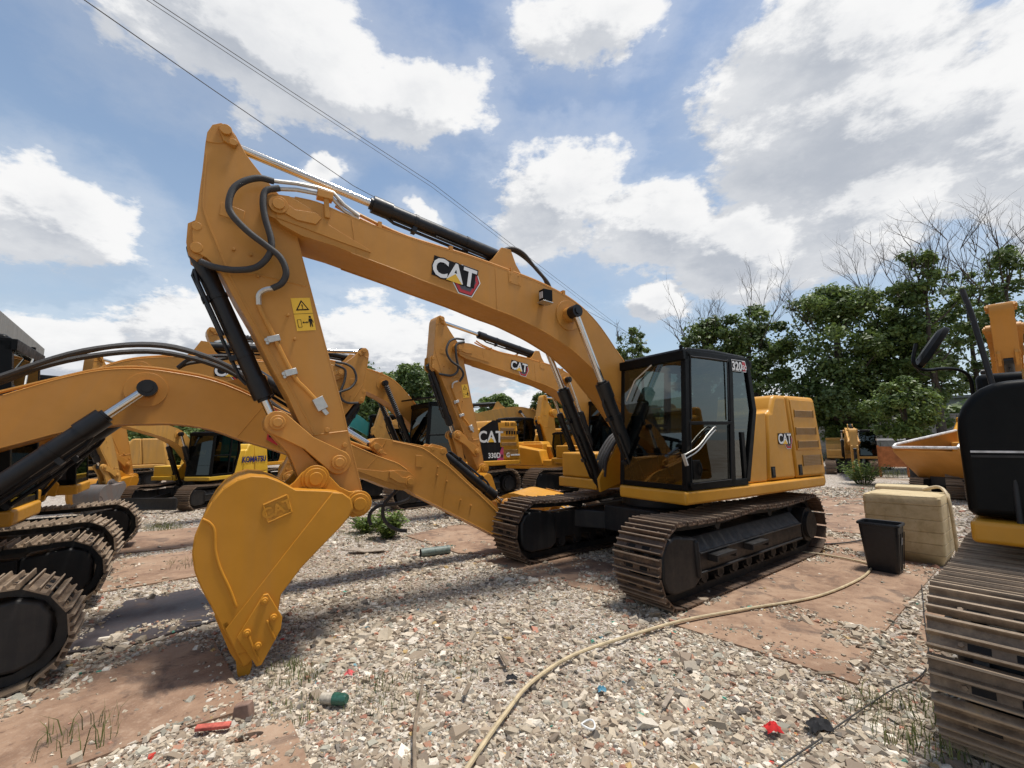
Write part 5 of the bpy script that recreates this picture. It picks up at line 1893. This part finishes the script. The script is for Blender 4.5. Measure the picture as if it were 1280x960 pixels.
def tree(label, x, y, z0, z1, rx, seed, n=9000, leaf=.22, clumps=46, mat=None, trunk=.28, lean=0.0, top=0.0, density=1.0, group='trees behind the yard', cz=None, small=False):
    r = random.Random(seed)
    nr = np.random.RandomState(seed)
    root = empty('tree', (x, y, 0))
    tag(root, label, 'tree', group)
    tb = MB()
    H = z1
    base_h = max(.5, z0)
    # trunk
    pts = [Vector((0, 0, -.1))]
    for i in range(1, 7):
        f = i/6
        pts.append(Vector((lean*f+r.uniform(-.12, .12)*rx*.4, r.uniform(-.12, .12)*rx*.4, H*.82*f)))
    sp = smooth_path(pts, 3)
    tb.tube(sp, [trunk*(1.25 if i == 0 else 1)*(1-.8*i/(len(sp)-1)) for i in range(len(sp))], 9)
    centres = []
    zc, rz = (z0+z1)/2, (z1-z0)/2
    clumps = int(clumps*1.9)
    for c in range(clumps):
        # limb from the trunk to a clump
        th = r.uniform(0, 2*math.pi)
        f = r.uniform(-1, 1)
        rad = math.sqrt(max(.12, 1-abs(f)**2.6))*rx*r.uniform(.25, 1.05)
        ce = Vector((lean*.6+rad*math.cos(th), rad*math.sin(th)*.9, zc+f*rz*.93))
        centres.append((ce, r.uniform(.5, 1.0)))
        if c % 4 == 0:
            hh = max(base_h*.5, min(H*.78, ce.z-r.uniform(.2, .45)*rx-.3))
            k = hh/(H*.82)
            st = sp[min(len(sp)-1, int(k*(len(sp)-1)))]
            mid = st.lerp(ce, .5)+Vector((0, 0, -.08*rx))
            tb.tube([st, mid, ce], [trunk*.28*(1-k*.5), trunk*.16, .015], 5)
    # bare upper branches
    if top > 0:
        def grow(p, d, L, rad_, dep):
            q = [p]
            for i in range(3):
                d = (d+Vector((r.uniform(-.22, .22), r.uniform(-.22, .22), r.uniform(-.05, .15)))).normalized()
                q.append(q[-1]+d*L/3)
            tb.tube(q, [rad_, rad_*.8, rad_*.6, rad_*.35], 4)
            if dep > 0:
                for i in range(3 if dep > 1 else 3):
                    s_ = q[r.choice((1, 2, 3))]
                    e = (d+Vector((r.uniform(-.8, .8), r.uniform(-.8, .8), r.uniform(0, .5)))).normalized()
                    grow(s_, e, L*r.uniform(.5, .75), rad_*.5, dep-1)
        for i in range(9 if not small else 3):
            th = r.uniform(0, 6.28)
            p = Vector((lean+math.cos(th)*rx*.8*r.random(), math.sin(th)*rx*.45*r.random(), z1-(z1-z0)*.30))
            d = Vector((math.cos(th)*.4, math.sin(th)*.4, 1)).normalized()
            grow(p, d, (top*.75+(z1-z0)*.17)*r.uniform(.5, 1.0), .04, 3)
    tb.build('trunk', BARK, root, smooth=True)
    per = int(n/clumps)
    P, N, T = [], [], []
    for ce, s_ in centres:
        cr = rx*.27*(s_**.5)
        m_ = int(per*s_*1.4*density)
        d = nr.normal(size=(m_, 3))
        d /= np.linalg.norm(d, axis=1, keepdims=True)
        rr = cr*nr.uniform(.25, 1.0, (m_, 1))**.6
        rr *= 1+.25*np.sin(d[:, :1]*7+ce.x*3)*np.cos(d[:, 2:3]*6)
        P.append(np.array(ce)[None]+d*rr*np.array([1, 1, .72]))
        N.append(d*.6+nr.normal(size=(m_, 3))*.5+np.array([0, 0, .5]))
        T.append(np.full(m_, r.uniform(.15, .75)))
    m_ = int(n*.28*density)
    d = nr.normal(size=(m_, 3))
    d /= np.linalg.norm(d, axis=1, keepdims=True)
    q = d*nr.uniform(.2, 1.0, (m_, 1))**.5
    q = np.array([lean*.6, 0, zc])[None]+q*np.array([rx*.98, rx*.9, rz*1.0])
    kk = (np.sin(q[:, 0]*3.1+seed)*np.cos(q[:, 2]*2.7+q[:, 1]*2.3)) > -.25
    P.append(q[kk])
    N.append(d[kk]*.5+nr.normal(size=(kk.sum(), 3))*.5+np.array([0, 0, .4]))
    T.append(nr.uniform(.1, .7, kk.sum()))
    P, N, T = np.concatenate(P), np.concatenate(N), np.concatenate(T)
    S = nr.uniform(.6, 1.3, len(P))*leaf
    leafcloud('crown', P, N, S, mat or LEAF, root, seed, T)
    return root


tree('broad dark tree with a thick trunk right of the central machine, bare twigs on top', 18.9, 25.2, 1.4, 10.6, 3.0, 1, 23000, .24, 60, trunk=.48, top=1.3)
tree('tall dark tree overlapping the broad one on its right', 21.6, 24.2, 1.4, 10.3, 2.2, 2, 15000, .24, 44, trunk=.3, top=2.6)
tree('dark tree directly behind the cab of the central machine', 15.3, 28.0, .8, 10.4, 2.2, 3, 15000, .26, 46, trunk=.3, top=1.8)
tree('lower tree with bare upper twigs behind the cab roof', 12.6, 28.5, 3.6, 9.8, 1.9, 4, 10000, .25, 34, trunk=.22, top=1.5)
tree('tall thin-leaved tree with long bare limbs behind the mirror', 21.2, 22.0, 3.2, 11.4, 1.7, 5, 5600, .22, 24, trunk=.24, top=2.4, density=.8)
tree('sparse tree at the far right above the yellow boom, with bare crown', 23.2, 20.0, 4.4, 10.6, 1.8, 6, 5200, .21, 22, trunk=.22, top=2.0, density=.8)
tree('sparse tree between the two thinnest ones at the right', 24.8, 23.4, 3.5, 11.0, 1.4, 16, 3800, .21, 20, trunk=.2, top=2.6, density=.8)
tree('small round bright green tree left of the black cowl', 14.75, 16.6, 1.75, 3.95, 1.22, 7, 8000, .14, 17, mat=LEAF_B, trunk=.14)
tree('slim tree top rising between the boom and the cab roof', 7.2, 26.0, 5.4, 8.5, 1.05, 8, 2600, .2, 20, trunk=.12, top=.3, small=True)
tree('dark leafy tree seen under the raised boom', 2.6, 24.2, 2.6, 5.4, 1.35, 9, 6500, .2, 26, trunk=.14)
tree('lighter green tree behind the boom cylinders of the central machine', 5.2, 25.5, .8, 5.4, 1.6, 10, 7500, .22, 30, mat=LEAF_B, trunk=.16)
tree('round green tree far away above the yellow machines', -1.2, 40.0, 2.6, 6.1, 1.75, 11, 7000, .3, 30, mat=LEAF_B, trunk=.2)
tree('green tree in the gap below the ribbed boom', -9.3, 27.0, 1.0, 6.9, 2.1, 12, 9000, .25, 36, trunk=.22)
tree('green tree cresting above the boom with rubber boots', -7.0, 31.0, 3.0, 7.2, 2.2, 13, 9000, .27, 34, trunk=.22)
tree('low tree under the boom at the left', -18.5, 25.5, .4, 4.2, 2.6, 14, 9000, .27, 34, trunk=.2)
tree('low tree behind the small lettered excavator', -14.5, 23.0, .5, 3.6, 2.0, 15, 8000, .24, 30, trunk=.18)


def treeline():
    r = np.random.RandomState(77)
    n = 46000
    az = r.uniform(R(-75), R(75), n)
    d = r.uniform(44, 56, n)
    X, Y = d*np.sin(az), d*np.cos(az)
    top = 2.6+2.2*value_noise(az*30, az*0, .55, 33)+1.0*value_noise(az*30, az*0, 2.3, 34)
    Z = r.uniform(0, 1, n)**.8*top
    P = np.stack([X, Y, Z], 1)
    N = np.stack([-np.sin(az), -np.cos(az), np.full(n, .9)], 1)+r.normal(size=(n, 3))*.7
    T = .2+.5*value_noise(az*60, Z*1.3, 1.0, 35)
    o = leafcloud('distant_wood', P, N, r.uniform(.5, 1.0, n), LEAF, None, 5, T)
    tag(o, kind='stuff')


treeline()


def tuft(label, c, n, h, spread, seed, mat=None, name='grass_tuft', cat='grass tuft'):
    r = random.Random(seed)
    m = MB()
    for i in range(n):
        a, d = r.uniform(0, 6.28), spread*math.sqrt(r.random())
        b = Vector((c[0]+d*math.cos(a), c[1]+d*math.sin(a)*.8, .01))
        L_ = h*r.uniform(.4, 1.1)
        lean = Vector((r.uniform(-.5, .5), r.uniform(-.5, .5), 0))*L_
        w = Vector((math.cos(a+1.5), math.sin(a+1.5), 0))*.0022*(1+L_*3)
        p1, p2 = b+lean*.25+Vector((0, 0, L_*.55)), b+lean+Vector((0, 0, L_*.9))
        m.add([b-w, b+w, p1+w*.8, p1-w*.8, p2], [(0, 1, 2, 3), (3, 2, 4)])
    o = m.build(name, mat or GRASSM)
    at = o.data.attributes.new('tone', 'FLOAT_COLOR', 'POINT')
    rr = np.random.RandomState(seed).rand(n)
    at.data.foreach_set('color', np.repeat(np.stack([rr, rr, rr, np.ones(n)], 1), 5, 0).reshape(-1))
    tag(o, label, cat, 'weeds among the gravel')


tuft('short green tuft of grass between plates by the left tracks', (-7.6, 9.95), 260, .15, .42, 1)
tuft('thin weeds beside the foremost left track', (-4.9, 7.0), 90, .12, .4, 2)
tuft('dry weeds at the bottom left corner', (-2.72, 2.98), 46, .20, .24, 3)
tuft('sparse weeds growing at the bucket tip', (-1.75, 3.75), 170, .09, .25, 4)
tuft('fine weeds among the gravel right of the green bottle', (-.95, 3.45), 150, .09, .34, 5)
tuft('fine weeds behind the broken bottle', (-1.5, 3.25), 80, .09, .22, 6)
tuft('thin weeds between stick and hose', (-.45, 3.85), 60, .08, .28, 7)
tuft('weeds under the front of the right hand track', (2.55, 3.0), 240, .15, .42, 8)
tuft('weeds at the foot of the rubble by the plate corner', (2.35, 3.25), 26, .16, .2, 9)
tuft('low grass along the far edge of the gravel behind the central machine', (17.2, 20.5), 400, .4, 1.8, 10)
tuft('green creeping weeds left of the leafy bush', (-2.9, 8.9), 300, .10, .7, 12)
tuft('low plants behind the tank near the small tree', (12.2, 14.6), 300, .35, 1.0, 13)


def bush(label, c, h, w, n, seed):
    r = random.Random(seed)
    nr = np.random.RandomState(seed)
    root = empty('leafy_bush', (c[0], c[1], 0))
    tag(root, label, 'bush')
    m = MB()
    P = []
    for i in range(n):
        a = r.uniform(0, 6.28)
        tip = Vector((math.cos(a)*w*r.uniform(.2, 1), math.sin(a)*w*r.uniform(.2, 1), h*r.uniform(.55, 1)))
        b = Vector((tip.x*.25, tip.y*.25, 0))
        mid = b.lerp(tip, .5)+Vector((0, 0, .05))
        m.tube([b, mid, tip], [.006, .005, .003], 4)
        for k in range(16):
            f = r.uniform(.25, 1.02)
            q = b.lerp(tip, f)+Vector((r.uniform(-.06, .06), r.uniform(-.06, .06), r.uniform(-.03, .04)))
            P.append(q)
    m.build('stem', GRASSM, root)
    P = np.array(P)
    N = nr.normal(size=P.shape)*.5+np.array([0, 0, 1])
    leafcloud('foliage', P, N, nr.uniform(.05, .10, len(P)), LEAF_B, root, seed)


bush('leafy green bush growing under the drooping stick', (-2.40, 8.75), .52, .38, 80, 3)
bush('lower part of the green bush growth beside the tracks behind it', (-3.0, 9.3), .35, .35, 46, 4)
bush('shrubby undergrowth left of the small bright tree', (13.3, 17.2), .9, .9, 110, 6)
bush('dark undergrowth at the foot of the broad tree', (17.4, 24.0), 1.0, 1.3, 120, 7)
bush('undergrowth between the broad tree and the grey wall', (20.3, 24.6), 1.1, 1.2, 120, 8)

# ------------------------------------------------------------------ buildings, walls, cables
t = empty('grey_wall', (25.0, 32.0, 0), R(-38))
tag(t, 'plain grey boundary wall behind the broad tree', 'wall')
m = MB()
for i in range(9):
    MB().box(-9+i*2.0, -7.03+i*2.0, -.12, .12, 0, 3.1).build('wall_panel', WALLG, t, bev=.01)
MB().box(-9.1, 9.1, -.18, .18, 3.1, 3.22).build('coping', WALLG, t)
t = empty('far_building', (33.0, 38.5, 0), R(-42))
tag(t, 'pale low building glimpsed between the trees', 'building')
MB().box(-7, 7, -3, 3, 0, 4.6).build('wall', plain('pale_render', (.42, .42, .40), .9, 2), t)
MB().box(-7.3, 7.3, -3.3, 3.3, 4.6, 4.8).build('roof', WALLG, t)
for i in range(6):
    f = MB().box(-6.1+i*2.1, -4.9+i*2.1, -3.05, -2.98, 1.2, 3.2).build('window', FRAMEC, t)
    MB().box(-6.02+i*2.1, -4.98+i*2.1, -3.07, -3.04, 1.28, 3.12).build('pane', GLASSD, f)
# orange skip and rack by the wall
t = empty('orange_skip', (16.9, 20.0, 0), R(-30))
tag(t, 'rusty orange metal panel standing beyond the small tree', 'panel')
m = MB().box(-.5, .5, -.05, .05, .45, 1.35)
m.build('panel_sheet', ORB, t, bev=.01)
for x_ in (-.48, .48):
    MB().box(x_-.03, x_+.03, -.07, .07, 0, 1.4).build('panel_leg', ORB, t)
MB().box(-.5, .5, -.12, .12, 1.62, 1.70).build('white_rail', WHITE, t)
t = empty('concrete_overpass', (-12.9, 12.0, 0), 0)
tag(t, 'weathered concrete slab edge jutting in at the left edge', 'overpass')
d_ = Vector((2.8, -3.5, 0)).normalized()
n_ = Vector((-d_.y, d_.x, 0))*-1
n_ = Vector((-.78, -.62, 0))
m = MB()


def slab(m, off0, off1, z0, z1, l0=0.0, l1=9.0):
    P_ = []
    for z_ in (z0, z1):
        for l_, o_ in ((l0, off0), (l1, off0), (l1, off1), (l0, off1)):
            q = d_*l_+n_*o_
            P_.append((q.x, q.y, z_))
    return m.add(P_, [(3, 2, 1, 0), (4, 5, 6, 7), (0, 1, 5, 4), (1, 2, 6, 5), (2, 3, 7, 6), (3, 0, 4, 7)])


slab(m, 0, 4.5, 3.98, 4.50)
m.build('slab', CONC, t, bev=.02)
m = MB()
slab(m, .5, 1.0, 3.45, 3.975, .1, 9)
m.build('beam', CONC, t, bev=.02)
for l_ in (1.5, 6.5):
    m = MB()
    q = d_*l_+n_*2.6
    m.tube([(q.x, q.y, 0), (q.x, q.y, 3.97)], .35, 20)
    m.build('column', CONC, t, smooth=True)

m = MB()
m.tube([(-.7, 0, 0), (-.7, 0, .1)], .1)
t = empty('water_tower', (-15.0, 85.0, 0))
tag(t, 'tiny grey water tower on the skyline left of the black cab', 'water tower')
MB().tube([(0, 0, 0), (0, 0, 9.6)], .7, 14).build('shaft', WALLG, t, smooth=True)
MB().tube([(0, 0, 9.6), (0, 0, 10.2), (0, 0, 12.0), (0, 0, 12.3)], [.8, 1.7, 1.7, 1.2], 20).build('tank', WALLG, t, smooth=True)


def cable(label, pts, r_=.014):
    P_ = []
    for a, b in zip(pts[:-1], pts[1:]):
        a, b = Vector(a), Vector(b)
        for i in range(10):
            P_.append(a.lerp(b, i/10))
    P_.append(Vector(pts[-1]))
    o = MB().tube(P_, r_, 5).build('overhead_cable', RUBBER, None, smooth=True)
    tag(o, label, 'cable', 'cables crossing the sky')


cable('lowest of the overhead cables, running down behind the tip of the boom', [(-10.2, 3.0, 11.0), (-9.76, 9.0, 12.03), (-9.1, 12.2, 12.6), (-6.8, 18.0, 12.9), (12.6, 42.0, 11.3)], .014)
cable('upper overhead cable of the close pair, reaching the boom top', [(-8.9, 3.0, 11.3), (-8.16, 9.0, 12.0), (-6.5, 12.2, 12.35), (-3.2, 17.5, 12.6), (12.5, 42.0, 11.0)], .010)
cable('lower overhead cable of the close pair', [(-9.1, 3.0, 11.3), (-8.32, 9.0, 12.01), (-6.6, 12.2, 12.3), (-3.3, 17.5, 12.5), (12.4, 42.0, 10.8)], .008)
t = empty('utility_pole', (12.5, 42.0, 0))
tag(t, 'slender utility pole hidden among the far trees', 'pole')
MB().tube([(0, 0, 0), (0, 0, 11.5)], [.16, .10], 10).build('shaft', CONC, t, smooth=True)
MB().box(-.6, .6, -.05, .05, 10.9, 11.0).build('crossarm', CONC, t)
